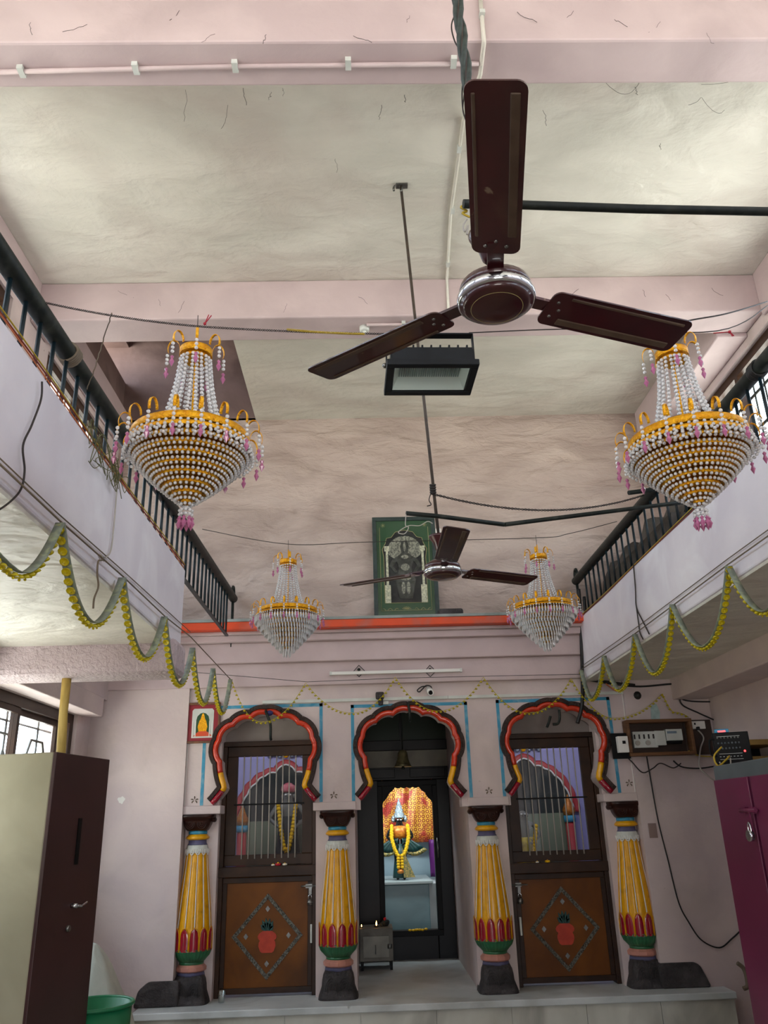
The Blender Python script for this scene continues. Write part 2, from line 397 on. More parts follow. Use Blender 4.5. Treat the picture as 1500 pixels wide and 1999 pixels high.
# open shaft above the far left corner
c = MB(); c.box(-2.6, -0.99, 6.75, 7.0, CZ, 7.0); c.box(-0.99, -0.8, 4.94, 7.0, CZ+.15, 7.0); c.box(-2.6, XW, 4.94, 7, CZ+.15, 5.62); c.box(-2.6, XW, 4.94, 7, 6.02, 6.25)  # gap left in the side wall is added to light the shaft
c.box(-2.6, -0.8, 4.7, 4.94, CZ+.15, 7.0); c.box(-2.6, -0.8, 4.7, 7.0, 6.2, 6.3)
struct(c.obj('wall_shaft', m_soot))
y1 = at(750, 80, Z=BZ).y; y2 = at(750, 167, Z=BZ).y
struct(MB().box(-2.25, 2.85, y1, y2, BZ, CZ).obj('trim_1', m_beam, bevel=0.012))
struct(MB().box(-2.25, 2.85, 4.668, 4.945, BZ, CZ).obj('trim_2', m_beam, bevel=0.012))
struct(MB().box(-2.25, 2.85, 0.2, 0.5, BZ, CZ).obj('trim_3', m_beam, bevel=0.012))
c = MB(); c.box(-2.25, -2.2, -4, 4.668, 4.93, CZ); c.box(-2.25, -2.17, 4.945, 6.75, 4.93, CZ+0.05)
struct(c.obj('trim_4', m_beam, bevel=0.01))
c = MB(); c.box(2.82, 2.85, -4, 4.668, 4.85, CZ); c.box(2.62, 2.85, 4.945, 6.75, 4.86, CZ)
struct(c.obj('trim_5', m_beam, bevel=0.01))
# side walls: ground floor, gallery sill, piers, lintel
def sidewall(name, xa, xb, lower, upper, head):
    m = MB()
    def band(z0, z1, gaps):
        y = -4.2
        for a, b in gaps+[(10.4, 10.4)]:
            if a > y: m.box(xa, xb, y, a, z0, z1)
            y = b
    band(0, 1.15, []); band(1.15, 2.47, lower); band(2.47, 3.5, []); band(3.5, head, upper); band(head, 5.35, [])
    return struct(m.obj(name, m_wall))
LU = [(-3.8, -1.9), (-1.6, 0.3), (0.6, 2.4), (2.75, 4.4), (5.02, 6.45)]
RU = [(-3.8, -1.9), (-1.6, 0.3), (0.6, 2.4), (2.75, 4.35), (4.62, 6.0)]
LL = [(3.3, 6.42)]
sidewall('wall_left', -2.5, XW, LL, LU, 4.88)
sidewall('wall_right', XE, 3.1, [], RU, 4.80)
m = MB(); m.box(-2.5, 3.1, -4.2, -4.0, 0, 0.05); m.box(-2.5, 3.1, -4.2, -4.0, 2.4, 5.35)
m.box(-2.5, -0.65, -4.2, -4.0, 0, 5.3); m.box(1.25, 3.1, -4.2, -4.0, 0, 5.3)
struct(m.obj('wall_unseen_rear', m_wall))  # unseen rear wall; its opening is put in to let daylight reach the hall
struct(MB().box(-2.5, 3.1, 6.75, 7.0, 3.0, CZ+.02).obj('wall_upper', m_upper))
# windows with frames, bars and panes
def window(name, x, y0, y1, z0, z1, nb, frame, inside):
    f = MB(); t = 0.07; d = 0.06
    f.fyz(x-d/2, x+d/2, y0, y1, z0, z1, t)
    ym = (y0+y1)/2; f.box(x-d/2, x+d/2, ym-.025, ym+.025, z0+t, z1-t)
    root = struct(f.obj(name, frame))
    MB().box(x-.004, x+.004, y0+t, y1-t, z0+t, z1-t).obj('pane', m_glass, root)
    g = MB()
    for i in range(1, nb):
        yy = y0+(y1-y0)*i/nb; g.tube([(x+inside*.05, yy, z0), (x+inside*.05, yy, z1)], .007, 6)
    for k in range(1, 5):
        zz = z0+(z1-z0)*k/5; g.box(x+inside*.05-.004, x+inside*.05+.004, y0, y1, zz-.012, zz+.012)
    g.obj('grille', m_steel if inside < 0 else m_sash, root)
    return root
n_ = 1
for a, b in LU[2:]: window('window_%d' % n_, -2.30, a, b, 3.5, 4.88, 9, m_dwood, -1); n_ += 1
for a, b in RU[2:]: window('window_%d' % n_, 2.92, a, b, 3.5, 4.80, 9, m_dwood, 1); n_ += 1
# ground floor sliding window with ornamental iron grille
f = MB(); xw = -2.33
f.fyz(xw-.05, xw+.05, 3.3, 6.42, 1.15, 2.47, .07)
win = struct(f.obj('window_%d' % n_, m_dwood)); n_ += 1
for (ya, yb, xo) in ((3.36, 4.35, 0), (4.35, 5.45, .03), (5.42, 6.22, 0)):
    s_ = MB(); x_ = xw+xo
    s_.fyz(x_-.012, x_+.012, ya, yb, 1.2, 2.4, .04)
    sa = s_.obj('sash', m_dwood, win); MB().box(x_-.003, x_+.003, ya+.04, yb-.04, 1.24, 2.36).obj('pane', m_glass, sa)
g = MB(); xg = -2.44
yy = 3.4
while yy < 6.4:
    for zz in (1.5, 2.08):
        hexp = [(xg, yy+.2*math.cos(k*PI/3), zz+.2*math.sin(k*PI/3)) for k in range(6)]
        g.tube(hexp, .012, 5, closed=True)
        g.lathe([(0.0, -.09), (.035, 0), (0.0, .09)], 8, (xg, yy, zz))
    g.tube([(xg, yy, 1.15), (xg, yy, 2.47)], .008, 5); yy += .55
for zz in (1.28, 1.79, 2.34): g.tube([(xg, 3.3, zz), (xg, 6.4, zz)], .008, 5)
g.obj('grille', m_steel, win)
tag(MB().box(-5.9, -5.7, 1.0, 10.5, 0, 3.0).obj('neighbouring_building', m_outside), 'sunlit cream building wall outside the lower left window', 'building')
# projecting lintel over that window
struct(MB().box(-2.25, -2.1, 3.2, 6.55, 2.47, 2.62).obj('trim_6', m_wall, bevel=.008))
struct(MB().box(-2.25, -2.13, 4.8, 6.84, 2.62, 3.3).obj('trim_7', m_wall))
# balconies
struct(MB().box(XW, -1.10, -4, 4.75, 2.62, 3.11).obj('trim_8', m_fascia, bevel=.01))
struct(MB().box(1.82, XE, -4, 6.84, 2.685, 3.185).obj('trim_9', m_fascia, bevel=.01))
# the painted undersides
struct(MB().box(XW, -1.11, -4, 4.5, 2.605, 2.622).obj('trim_10', m_ceil))
struct(MB().box(1.83, XE, -4, 6.84, 2.67, 2.687).obj('trim_11', m_ceil))
struct(MB().box(XW, -1.07, 4.5, 4.78, 2.44, 2.64).obj('trim_12', m_rough, bevel=.035))
c = MB(); c.box(2.55, XE, 0, 6.84, 2.50, 2.69); struct(c.obj('trim_13', m_wall, bevel=.01))

# ------------------------------------------------------------------ shrine facade
def arch_half():
    """cusped outline from the top centre down to the right foot: (u, v)"""
    cusps = [(0, .690), (.121, .655), (.263, .602), (.370, .484), (.357, .322), (.318, .150)]
    out = []
    for i in range(len(cusps)-1):
        a, b = Vector(cusps[i]), Vector(cusps[i+1]); d = b-a; nrm = Vector((-d.y, d.x)).normalized()
        if nrm.dot(a+b-Vector((0, .7))) < 0: nrm = -nrm
        k = [.020, .027, .031, .030, .008][i]
        for j in range(8):
            t = j/8; out.append(tuple(a+d*t+nrm*(k*math.sin(PI*t)**.7*1.0)))
    out += [(.318, .150), (.312, .120), (.325, .092), (.385, .02), (.405, 0)]
    return out
AH = arch_half()
ARCHES = [(at(516, 1568, Y=FY).x, 1.795), (at(803, 1561, Y=FY).x, 1.793), (at(1095, 1553, Y=FY).x, 1.79)]
def arch_path(cx, z0, off=0.0):
    h = AH; n = len(h); o = []
    for i, (u, v) in enumerate(h):
        a = Vector(h[max(i-1, 0)]); b = Vector(h[min(i+1, n-1)]); d = (b-a).normalized(); nrm = Vector((d.y, -d.x))
        if i == 0: nrm = Vector((0, -1))
        if nrm.dot(Vector((u, v-.3))) < 0: nrm = -nrm
        if i == 0: nrm = Vector((0, 1))
        o.append((u+nrm.x*off, v+nrm.y*off))
    L_ = [(-u, v) for u, v in o[::-1]]; path = L_[:-1]+o
    return [(cx+u, z0+v) for u, v in path]
XL_, XR_ = at(347, 1750, Y=FY-.035).x+.001, at(1272, 1750, Y=FY-.035).x-.001
outer = [(XL_, 1.72)]
pil_x = [at(378, 1591, Y=FY).x, at(658, 1583, Y=FY).x, at(955, 1574, Y=FY).x, at(1230, 1566, Y=FY).x]
for cx, z0 in ARCHES:
    pth = arch_path(cx, z0, -.002)
    outer += [(pth[0][0], 1.72)]+pth+[(pth[-1][0], 1.72)]
outer += [(XR_, 1.72), (XR_, 2.72), (XL_, 2.72)]
struct(MB().plate(outer, FY, FY+.2).obj('wall_shrine', m_wall))
XWL, XWR = at(347, 1750, Y=FY-.035).x, at(1272, 1750, Y=FY-.035).x
m = MB()
piers = [(XL_, -1.20), (-.425, -.112), (.800, 1.105), (1.905, XR_)]
for a, b in piers[1:3]: m.box(a, b, FY+.11, FY+.34, 0, 1.79)
m.box(XL_, -1.20, FY+.11, 7.2, 0, 2.9); m.box(1.905, XR_, FY+.11, 7.2, 0, 2.9)
m.box(XW-.05, XWL, FY-.035, 7.2, 0, 3.1); m.box(XWR, XE+.05, FY-.035, 7.2, 0, 3.1)
m.box(XL_, XR_, FY+.1, 7.0, 2.53, 3.1)                # wall above the door heads
struct(m.obj('wall_back', m_wall))
# little ledges over the capitals
for i, (a, b) in enumerate(((pil_x[0]-.1, -1.17), (-.44, -.10), (.79, 1.12), (1.88, pil_x[3]+.1))):
    struct(MB().box(a, b, FY-.014, FY+.2, 1.722, 1.785).obj('trim_%d' % (14+i), m_wall, bevel=.006))
# mouldings stepping out to the ledge
m = MB(); m.box(XW, 1.83, FY-.05, FY+.1, 2.70, 2.89); m.box(XW, 1.83, FY-.10, FY+.1, 2.89, 3.055); m.box(XW, 1.83, FY-.155, FY+.1, 3.055, 3.11)
m.box(XW, 1.83, FY-.19, FY+.1, 3.11, 3.135)
struct(m.obj('trim_18', m_beam, bevel=.006))
struct(MB().box(XW, 1.83, FY-.27, FY+.1, 3.135, 3.198).obj('trim_19', m_orange, bevel=.006))
struct(MB().box(XW, 1.83, FY-.275, FY+.1, 3.198, 3.222).obj('trim_20', m_ledge, bevel=.004))
# arch mouldings
for i, (cx, z0) in enumerate(ARCHES):
    where = ['left shrine door', 'central sanctum passage', 'right shrine door'][i]
    root = thing('cusped_arch', 'red and dark brown scalloped stucco arch around the %s' % where, 'arch moulding', (cx, FY, z0), 'scalloped arches on the shrine front')
    out = [(x, FY-.012, z) for x, z in arch_path(cx, z0, .043)]
    b = MB(); b.tube(out, .022, 10, flat=1.4)
    b.tube([(x, FY-.034, z) for x, z in arch_path(cx, z0, .054)], .008, 6)
    b.tube([(x, FY-.038, z) for x, z in arch_path(cx, z0, .034)], .007, 6)
    b.obj('outer_band', m_brown, root)
    p = [(x, FY-.012, z) for x, z in arch_path(cx, z0, .010)]; n = len(p); k0 = 3; k1 = 8
    MB().tube(p[k1:n-k1], .0245, 12, flat=1.3).obj('red_roll', m_red, root)
    for q in (p[k0-1:k1+1], p[n-k1-1:n-k0+1]): MB().tube(q, .025, 10, flat=1.3).obj('yellow_collar', m_yel, root)
    for q in (p[:k0], p[n-k0:]): MB().tube(q, .024, 10, flat=1.3).obj('crimson_foot', m_crim, root)
    rg = MB()
    for kk in (18, 26, n-27, n-19):
        a = Vector(p[kk]); b_ = Vector(p[kk+1]); d = (b_-a).normalized(); rg.tube([a-d*.004, a+d*.004], .027, 10, flat=1.3)
    rg.obj('ring', m_red, root)
# blue painted bands round the arches
def band(pts, wd=.026):
    m = MB()
    for (a, b) in zip(pts[:-1], pts[1:]):
        x0, x1 = sorted((a[0], b[0])); z0, z1 = sorted((a[1], b[1]))
        m.box(x0-wd/2, x1+wd/2, FY-.002, FY+.01, z0-wd/2, z1+wd/2)
    return m
kb = 21
for a, b in (((403, 1380), (627, 1378)), ((688, 1378), (909, 1374)), ((971, 1369), (1187, 1364))):
    p, q = at(*a, Y=FY), at(*b, Y=FY); zt = (p.z+q.z)/2
    struct(band([(p.x, 1.80), (p.x, zt), (q.x, zt), (q.x, 1.80)]).obj('trim_%d' % kb, m_blue)); kb += 1
m = MB()
for x in (XL_+.004, XR_-.004): m.box(x-.003, x+.003, FY-.002, FY+.01, 1.79, 2.7)
struct(m.obj('trim_%d' % kb, m_white)); kb += 1
p = at(237, 1562, Y=FY-.036); m = MB(); m.plate([(p.x+.028*math.cos(a)*(1+.25*math.sin(3*a)), p.z+.026*math.sin(a)*(1+.2*math.cos(5*a))) for a in [2*PI*i/18 for i in range(18)]], FY-.0365, FY-.03)
tag(m.obj('bare_plaster_patch', m_white), 'small white patch of bare plaster on the left wall beside the wardrobe', 'wall patch')
for q, lab in (((380, 1562), 'small flower relief on the wall above the leftmost pillar'), ((652, 1553), 'small flower relief on the pier above the second pillar from the left'), ((955, 1544), 'small flower relief on the pier above the pillar right of the passage'), ((1229, 1529), 'small flower relief on the wall above the rightmost pillar')):
    p = at(*q, Y=FY); m = MB()
    for a in (0, 1.25, -1.25, 2.2, -2.2): m.tube([(p.x+.008*math.sin(a), FY-.001, p.z+.008*math.cos(a)), (p.x+.022*math.sin(a), FY-.003, p.z+.022*math.cos(a)), (p.x+.03*math.sin(a*1.1), FY-.001, p.z+.03*math.cos(a*1.1))], [.003, .0055, .002], 6)
    tag(m.obj('flower_relief', m_cord), lab, 'relief', 'flower reliefs above the pillars')
# platform
px0, px1 = -1.70, 2.60
struct(MB().box(px0, px1, 6.52, 7.3, PZ-.045, PZ).obj('trim_%d' % kb, m_marble, bevel=.006)); kb += 1
m = MB(); x = px0+.01
for k in range(8):
    x2 = px0+.01+(px1-px0-.02)*(k+1)/8; m.box(x, x2-.003, 6.545, 6.6, 0, PZ-.045); x = x2
m.box(px0+.02, px1-.02, 6.56, 7.3, 0, PZ-.05)
struct(m.obj('trim_%d' % kb, m_marble2)); kb += 1

# passage to the sanctum
PL, PR = -.112, .805
m = MB(); m.box(PL-.2, PL, 7.1, 8.62, 0, 2.8); m.box(PR, PR+.2, 7.1, 8.62, 0, 2.8); m.box(PL-.2, PR+.2, 7.0, 10.2, 2.72, 2.9)
struct(m.obj('wall_passage', m_wall))
struct(MB().box(PL, PR, 7.3, 8.45, PZ-.05, PZ-.002).obj('trim_%d' % kb, m_marble)); kb += 1
# sanctum screen: timber frame, glazed transom, carved opening
SY = 8.45
zs = [at(800, y, Y=SY).z for y in (1400, 1445, 1465, 1497, 1522)]
ox0, ox1 = at(748, 1600, Y=SY).x, at(846, 1600, Y=SY).x
oz0, oz1 = at(800, 1816, Y=SY).z, at(790, 1534, Y=SY).z
d = MB(); d.box(PL, ox0, SY, SY+.08, PZ-.02, zs[4]); d.box(ox1, PR, SY, SY+.08, PZ-.02, zs[4]); d.box(ox0, ox1, SY, SY+.08, PZ-.02, oz0); d.box(ox0, ox1, SY, SY+.08, oz1, zs[4])
d.box(PL, PR, SY-.04, SY+.1, zs[2], zs[1])
door3 = struct(d.obj('door_3', m_blackw, bevel=.006))
MB().fxz(ox0-.05, ox1+.05, SY-.03, SY, oz0-.05, oz1+.05, .05).obj('jamb', m_black, door3, bevel=.004)
MB().box(PL, PR, SY+.02, SY+.05, zs[1], 2.75).obj('transom_pane', m_dglass, door3)
MB().box(.33, .355, SY-.02, SY+.05, zs[1], 2.75).obj('mullion', m_blackw, door3)
MB().box(PL, PR, SY, SY+.05, zs[3], zs[2]).obj('transom_board', mat('smoked brown board', '#716a58', 0.45, col2='#5f594a', scale=5), door3)
p_ = MB(); p_.box(PL+.03, .27, SY-.015, SY+.02, zs[4]+.02, zs[3]-.015); p_.box(.42, PR-.03, SY-.015, SY+.02, zs[4]+.02, zs[3]-.015)
p_.box(PL, PR, SY, SY+.03, zs[4], zs[3]); p_.obj('raised_panel', m_blackw, door3, bevel=.004)
# carved scalloped corners of the opening
cx = (ox0+ox1)/2; wdt = ox1-ox0; q = [(ox0, oz1), (ox1, oz1), (ox1, oz1-.17)]
for i in range(25):
    t = i/24; xx = ox1-.012-t*(wdt-.024); e = abs(2*t-1); zz = oz1-.012-.13*max(0, (e-.5)/.5)**1.3-.012*abs(math.sin(t*PI*8)); q.append((xx, zz))
q.append((ox0, oz1-.17))
MB().plate(q, SY+.01, SY+.035).obj('fretwork', m_black, door3)
MB().tube([(ox1+.03, SY-.045, oz0+.62), (ox1+.03, SY-.045, oz0+.80)], .009, 8).obj('handle', m_steel, door3)

# sanctum room
m = MB(); m.box(-.75, -.55, 8.62, 10.2, 0, 2.8); m.box(1.35, 1.55, 8.62, 10.2, 0, 2.8); m.box(-.75, 1.55, 10.0, 10.2, 0, 2.8)
m.box(-.75, PL-.19, 8.5, 8.65, 0, 2.8); m.box(PR+.19, 1.55, 8.5, 8.65, 0, 2.8)
struct(m.obj('wall_sanctum', mat('grey blue tile', '#8fa3ad', .35, col2='#869aa5', scale=3)))
IY = 9.1
zt = at(800, 1720, Y=IY-.12).z; xa = at(752, 1720, Y=IY-.12).x
b = thing('stone_pedestal', 'blue grey marble pedestal under the crowned black statue in the sanctum', 'pedestal', (.38, IY, 0))
MB().box(-.02, .60, IY-.12, 9.95, 0, zt-.03).obj('block', mat('blue grey marble', '#7c979c', .35, col2='#6a868c', scale=3, stain='#55696c', stain_scale=3, stain_amt=.5), b, bevel=.008)
MB().box(-.04, .64, IY-.15, 9.95, zt-.03, zt).obj('top_slab', mat('pale marble top', '#a9b4b4', .3, col2='#98a3a3', scale=4), b, bevel=.006)
MB().box(.60, .80, IY-.10, 9.95, 0, zt-.03).obj('side_panel', mat('pale grey marble', '#b3b8b8', .4, col2='#a2a8a8', scale=4), b)
# brocade drape with soft folds
d = MB(); nx, nz = 60, 12; vs = []
zb = at(800, 1645, Y=9.75).z
for j in range(nz+1):
    for i in range(nx+1):
        x = -.4+1.5*i/nx; z = zb+(2.45-zb)*j/nz; vs.append((x, 9.75+.025*math.sin(x*16+z*3)+.012*math.sin(x*41-z*6), z))
d.add(vs, [(j*(nx+1)+i, j*(nx+1)+i+1, (j+1)*(nx+1)+i+1, (j+1)*(nx+1)+i) for j in range(nz) for i in range(nx)], True)
o = d.obj('brocade_drape', m_broc); sm = o.modifiers.new('solid', 'SOLIDIFY'); sm.thickness = .006
tag(o, 'gold and red circle patterned brocade cloth hanging behind the black statue', 'drape')
d = MB(); vs = []
for j in range(9):
    for i in range(13):
        z = zt-.0+(zb+.03-zt)*j/8; vs.append((.66+.22*i/12, 9.55+.02*math.sin(i*1.6+j*.3), z))
d.add(vs, [(j*13+i, j*13+i+1, (j+1)*13+i+1, (j+1)*13+i) for j in range(8) for i in range(12)], True)
o = d.obj('purple_cloth', m_purp); sm = o.modifiers.new('solid', 'SOLIDIFY'); sm.thickness = .006
tag(o, 'purple silk cloth hanging at the right of the sanctum pedestal', 'cloth')
# small flower heap on the threshold of the opening
for k in range(7):
    x = cx-.02+.025*k+random.uniform(-.01, .01)
    o = MB().ball((x, SY-.045, oz0+.004+random.uniform(0, .008)), .017, 8, 5, sz=.6).obj('marigold', m_mari)
    tag(o, 'orange yellow marigold heads lying along the sanctum threshold', 'flower', 'marigolds on the sanctum threshold')

# ------------------------------------------------------------------ statues
def skin_body(name, joints, edges, m, parent, sub=2):
    me = bpy.data.meshes.new(name); org = ORG[parent.name]
    me.from_pydata([Vector(j[:3])-org for j in joints], edges, []); o = bpy.data.objects.new(name, me); COL.objects.link(o)
    mod = o.modifiers.new('skin', 'SKIN')
    for i, j in enumerate(joints):
        sv = me.skin_vertices[0].data[i]; sv.radius = (j[3], j[4] if len(j) > 4 else j[3])
        sv.use_root = (i == 0)
    mod.use_smooth_shade = True
    s2 = o.modifiers.new('sub', 'SUBSURF'); s2.levels = sub; s2.render_levels = sub
    dg = bpy.context.evaluated_depsgraph_get(); ev = o.evaluated_get(dg); nm = bpy.data.meshes.new_from_object(ev)
    o.modifiers.clear(); o.data = nm; nm.materials.clear(); nm.materials.append(m)
    for p in nm.polygons: p.use_smooth = True
    o.parent = parent; ORG[o.name] = org; return o

def statue(x, y, z, H, mb, kind, label, cat='statue'):
    """standing figure, hands on the hips; H height to the top of the head"""
    r = thing('deity_statue', label, cat, (x, y, z)); k = H/1.0
    J = [(0, 0, .50, .085, .06), (0, 0, .62, .075, .055), (0, 0, .74, .10, .06), (0, -.005, .80, .04, .04), (0, -.01, .87, .062, .066), (0, -.01, .94, .05, .055),
         (-.13, 0, .77, .035), (-.21, -.02, .64, .026), (-.115, -.05, .56, .022), (-.085, -.07, .545, .018),
         (.13, 0, .77, .035), (.21, -.02, .64, .026), (.115, -.05, .56, .022), (.085, -.07, .545, .018),
         (-.06, 0, .44, .06), (-.055, -.005, .25, .042), (-.05, .01, .05, .03), (-.055, -.07, .02, .025),
         (.06, 0, .44, .06), (.055, -.005, .25, .042), (.05, .01, .05, .03), (.055, -.07, .02, .025)]
    E_ = [(0, 1), (1, 2), (2, 3), (3, 4), (4, 5), (2, 6), (6, 7), (7, 8), (8, 9), (2, 10), (10, 11), (11, 12), (12, 13), (0, 14), (14, 15), (15, 16), (16, 17), (0, 18), (18, 19), (19, 20), (20, 21)]
    J = [(x+j[0]*k, y+j[1]*k, z+j[2]*k)+tuple(q*k for q in j[3:]) for j in J]
    skin_body('body', J, E_, mb, r)
    P = lambda a, b, c: (x+a*k, y+b*k, z+c*k)
    # face: nose, eyes, lips, tilak
    f = MB(); f.lathe([(.016*k, 0), (.009*k, .03*k), (.004*k, .05*k)], 8, P(0, -.072, .862)); f.obj('nose', mb, r)
    for sx in (-1, 1):
        MB().ball(P(sx*.024, -.07, .892), .0105*k, 8, 6, sx=1.4).obj('eye', m_white, r)
        MB().ball(P(sx*.066, -.005, .88), .017*k, 8, 6, sz=1.4).obj('ear', mb, r)
    MB().ball(P(0, -.07, .845), .012*k, 8, 6, sz=.4, sx=1.6).obj('mouth', mb, r)
    # hands: palm and fingers resting on the hips
    for sx in (-1, 1):
        h = MB(); h.ball(P(sx*.082, -.075, .54), .022*k, 8, 6, sz=1.0)
        for q in range(4): h.tube([P(sx*(.075-.006*q), -.088, .55-.01*q), P(sx*(.052-.004*q), -.097, .545-.011*q), P(sx*(.038-.002*q), -.095, .535-.011*q)], [.0055*k, .005*k, .004*k], 6)
        h.tube([P(sx*.085, -.085, .558), P(sx*.075, -.095, .578), P(sx*.066, -.095, .588)], [.007*k, .006*k, .004*k], 6)
        h.obj('hand', mb, r)
    return r, k, P
# centre: black statue with silver crown, green silk, marigold garland
H0 = 0.66
idx, idy = at(783, 1700, Y=9.2).x, 9.2
st, k, P = statue(idx, idy, zt, H0, m_idolb, 0, 'black stone deity statue with silver crown and green skirts on the sanctum pedestal')
cr = MB(); cr.lathe([(.085*k, .0), (.09*k, .02*k), (.078*k, .03*k), (.086*k, .07*k), (.066*k, .085*k), (.07*k, .13*k), (.05*k, .145*k), (.052*k, .19*k), (.03*k, .205*k), (.032*k, .235*k), (.012*k, .26*k), (.016*k, .28*k), (0, .31*k)], 20, P(0, -.005, .915))
cr.obj('crown', m_silver, st)
for sx in (-1, 1):
    e = MB(); e.lathe([(0, -.06*k), (.03*k, -.03*k), (.036*k, 0), (.02*k, .04*k), (0, .06*k)], 10, P(sx*.095, .0, .905)); e.obj('crown_wing', m_silver, st)
MB().ball(P(0, -.072, .915), .010*k, 8, 6, sz=1.6).obj('tilak', m_red, st)
sh = MB(); sh.lathe([(.11*k, .0), (.15*k, .05*k), (.16*k, .12*k), (.11*k, .19*k), (.05*k, .21*k)], 20, P(0, 0, .60), fn=lambda r, z, a: r*(1-.25*abs(math.sin(a))))
sh.obj('shawl', m_orcl, st)
for sx in (-1, 1):
    s_ = MB(); n = 16; vs = []
    for j in range(6):
        t = j/5
        for i in range(n+1):
            a = i/n; base = Vector((sx*(.03+.10*a), -.09+.05*a, .62)); tip = Vector((sx*(.06+.38*a), -.10+.06*a, .60-.20-.06*math.sin(a*PI)+.03*a*a))
            p = base.lerp(tip, t); p.y += .014*math.sin(a*34)*t; vs.append(P(p.x, p.y, p.z))
    s_.add(vs, [(j*(n+1)+i, j*(n+1)+i+1, (j+1)*(n+1)+i+1, (j+1)*(n+1)+i) for j in range(4) for i in range(n)], True)
    a_ = s_.obj('skirt_panel', m_gcloth, st); sm = a_.modifiers.new('solid', 'SOLIDIFY'); sm.thickness = .006
    s2 = MB(); s2.add(vs, [(4*(n+1)+i, 4*(n+1)+i+1, 5*(n+1)+i+1, 5*(n+1)+i) for i in range(n)], True)
    a_ = s2.obj('gold_hem', m_gcloth2, st); sm = a_.modifiers.new('solid', 'SOLIDIFY'); sm.thickness = .008
lo = MB(); lo.lathe([(.13*k, 0), (.12*k, .1*k), (.10*k, .25*k), (.10*k, .5*k)], 24, P(.0, .02, .03), fn=lambda r, z, a: r*(1+.07*math.sin(a*11)))
lo.obj('lower_cloth', m_gcloth, st)
pl = MB(); pl.plate([(x_, z_) for x_, z_ in ((P(.02, 0, .50)[0], P(0, 0, .50)[2]), (P(.22, 0, .04)[0], P(0, 0, .04)[2]), (P(.04, 0, .04)[0], P(0, 0, .04)[2]))], idy-.10, idy-.085)
pl.obj('pleated_fall', m_gcloth2, st)
gp = []
for i in range(13): t = i/12; gp.append(P(-.125+.0*t-.02*math.sin(t*PI)+.07*t*t, -.12-.02*t, .80-.42*t))
gp2 = [(2*idx-a, b_, c_) for a, b_, c_ in gp]
gl = thing('marigold_garland', 'thick yellow marigold garland round the neck of the black statue', 'garland', P(0, -.12, .6))
g = MB()
for p in smooth_path(gp, 2)+smooth_path(gp2, 2):
    g.ball(Vector(p)+Vector((random.uniform(-.003, .003), 0, 0)), .030*k, 8, 5)
g.obj('flower_strand', m_mari, gl)
g = MB()
for i in range(5): 
    for q_ in (-1, 1): g.ball(P(q_*.03-.01, -.145, .36-.042*i), .030*k, 8, 5)
g.obj('tassel', m_mari, gl)
MB().lathe([(.04*k, 0), (.055*k, .03*k), (.03*k, .06*k)], 12, P(-.01, -.145, .10)).obj('tassel_end', m_orcl, gl)

# side shrine rooms
def shrine_room(x0, x1, cxa, za, side, colx):
    m = MB(); Yb = 8.35
    m.box(x0, x1, Yb, Yb+.15, 0, 2.75); m.box(x0-.1, x0, 7.2, Yb+.1, 0, 2.75); m.box(x1, x1+.1, 7.2, Yb+.1, 0, 2.75)
    struct(m.obj('wall_shrine_%s' % side, m_lavwall))
    struct(MB().box(x0, x1, 7.1, Yb, 2.66, 2.75).obj('ceiling_shrine_%s' % side, m_wall))
    struct(MB().box(x0, x1, 7.3, Yb, 0, .42).obj('floor_shrine_%s' % side, m_marble))
    # inner arch on the back wall of the shrine
    r = thing('inner_arch', 'red and white scalloped arch on the lavender wall inside the %s shrine' % side, 'arch moulding', (cxa, Yb, za), 'inner shrine arches')
    half = []
    cus = [(0, .02), (.10, -.055), (.20, -.085), (.29, -.15), (.37, -.25), (.42, -.38), (.44, -.50)]
    for a, b in zip(cus[:-1], cus[1:]):
        a, b = Vector(a), Vector(b); d = b-a; nr = Vector((-d.y, d.x)).normalized()
        for j in range(6): t = j/6; half.append(a+d*t+nr*.016*math.sin(PI*t))
    half.append(Vector(cus[-1])); full = [(-p.x, p.y) for p in half[::-1]][:-1]+[(p.x, p.y) for p in half]
    w_ = [(cxa+u, za+v) for u, v in full]
    MB().tube([(x, Yb-.03, z) for x, z in w_], .009, 8).obj('white_edge', m_white, r)
    rp = [(cxa+u*1.09, Yb-.02, za+.02+v*1.03) for u, v in full]; MB().tube(rp, .03, 8, flat=.6).obj('red_band', m_soft, r)
    top = [(x, z) for x, z in w_]
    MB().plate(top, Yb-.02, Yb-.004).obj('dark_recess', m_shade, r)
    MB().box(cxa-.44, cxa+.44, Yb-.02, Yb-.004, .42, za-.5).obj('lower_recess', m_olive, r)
    fl = MB()
    for sx in (-1, 1):
        for q in range(3): fl.ball((cxa+sx*(.06+.05*q), Yb-.03, za+.10+.012*(q % 2)), .026, 8, 6, sz=.8)
    fl.obj('crest_leaf', m_silver, r); MB().ball((cxa, Yb-.035, za+.11), .03, 8, 6).obj('crest_boss', m_yel, r)
    c_ = thing('shrine_column', 'slim brick red column with blue ring inside the %s shrine' % side, 'column', (colx, Yb-.08, .42))
    MB().lathe([(.055, 0), (.05, .1), (.045, 1.15)], 16, (colx, Yb-.08, .42)).obj('shaft', m_soft, c_)
    MB().lathe([(.055, 0), (.06, .03), (.055, .06)], 16, (colx, Yb-.08, 1.57)).obj('blue_ring', m_blue, c_)
    MB().lathe([(.05, 0), (.065, .05), (.03, .12), (.0, .2)], 16, (colx, Yb-.08, 1.63)).obj('finial', m_orcl, c_)
shrine_room(-2.1, -.31, at(558, 1495, Y=8.3).x, at(558, 1496, Y=8.3).z, 'left', at(473, 1600, Y=8.27).x)
shrine_room(1.0, 2.5, at(1024, 1484, Y=8.3).x, at(1024, 1484, Y=8.3).z, 'right', at(1113, 1600, Y=8.27).x)
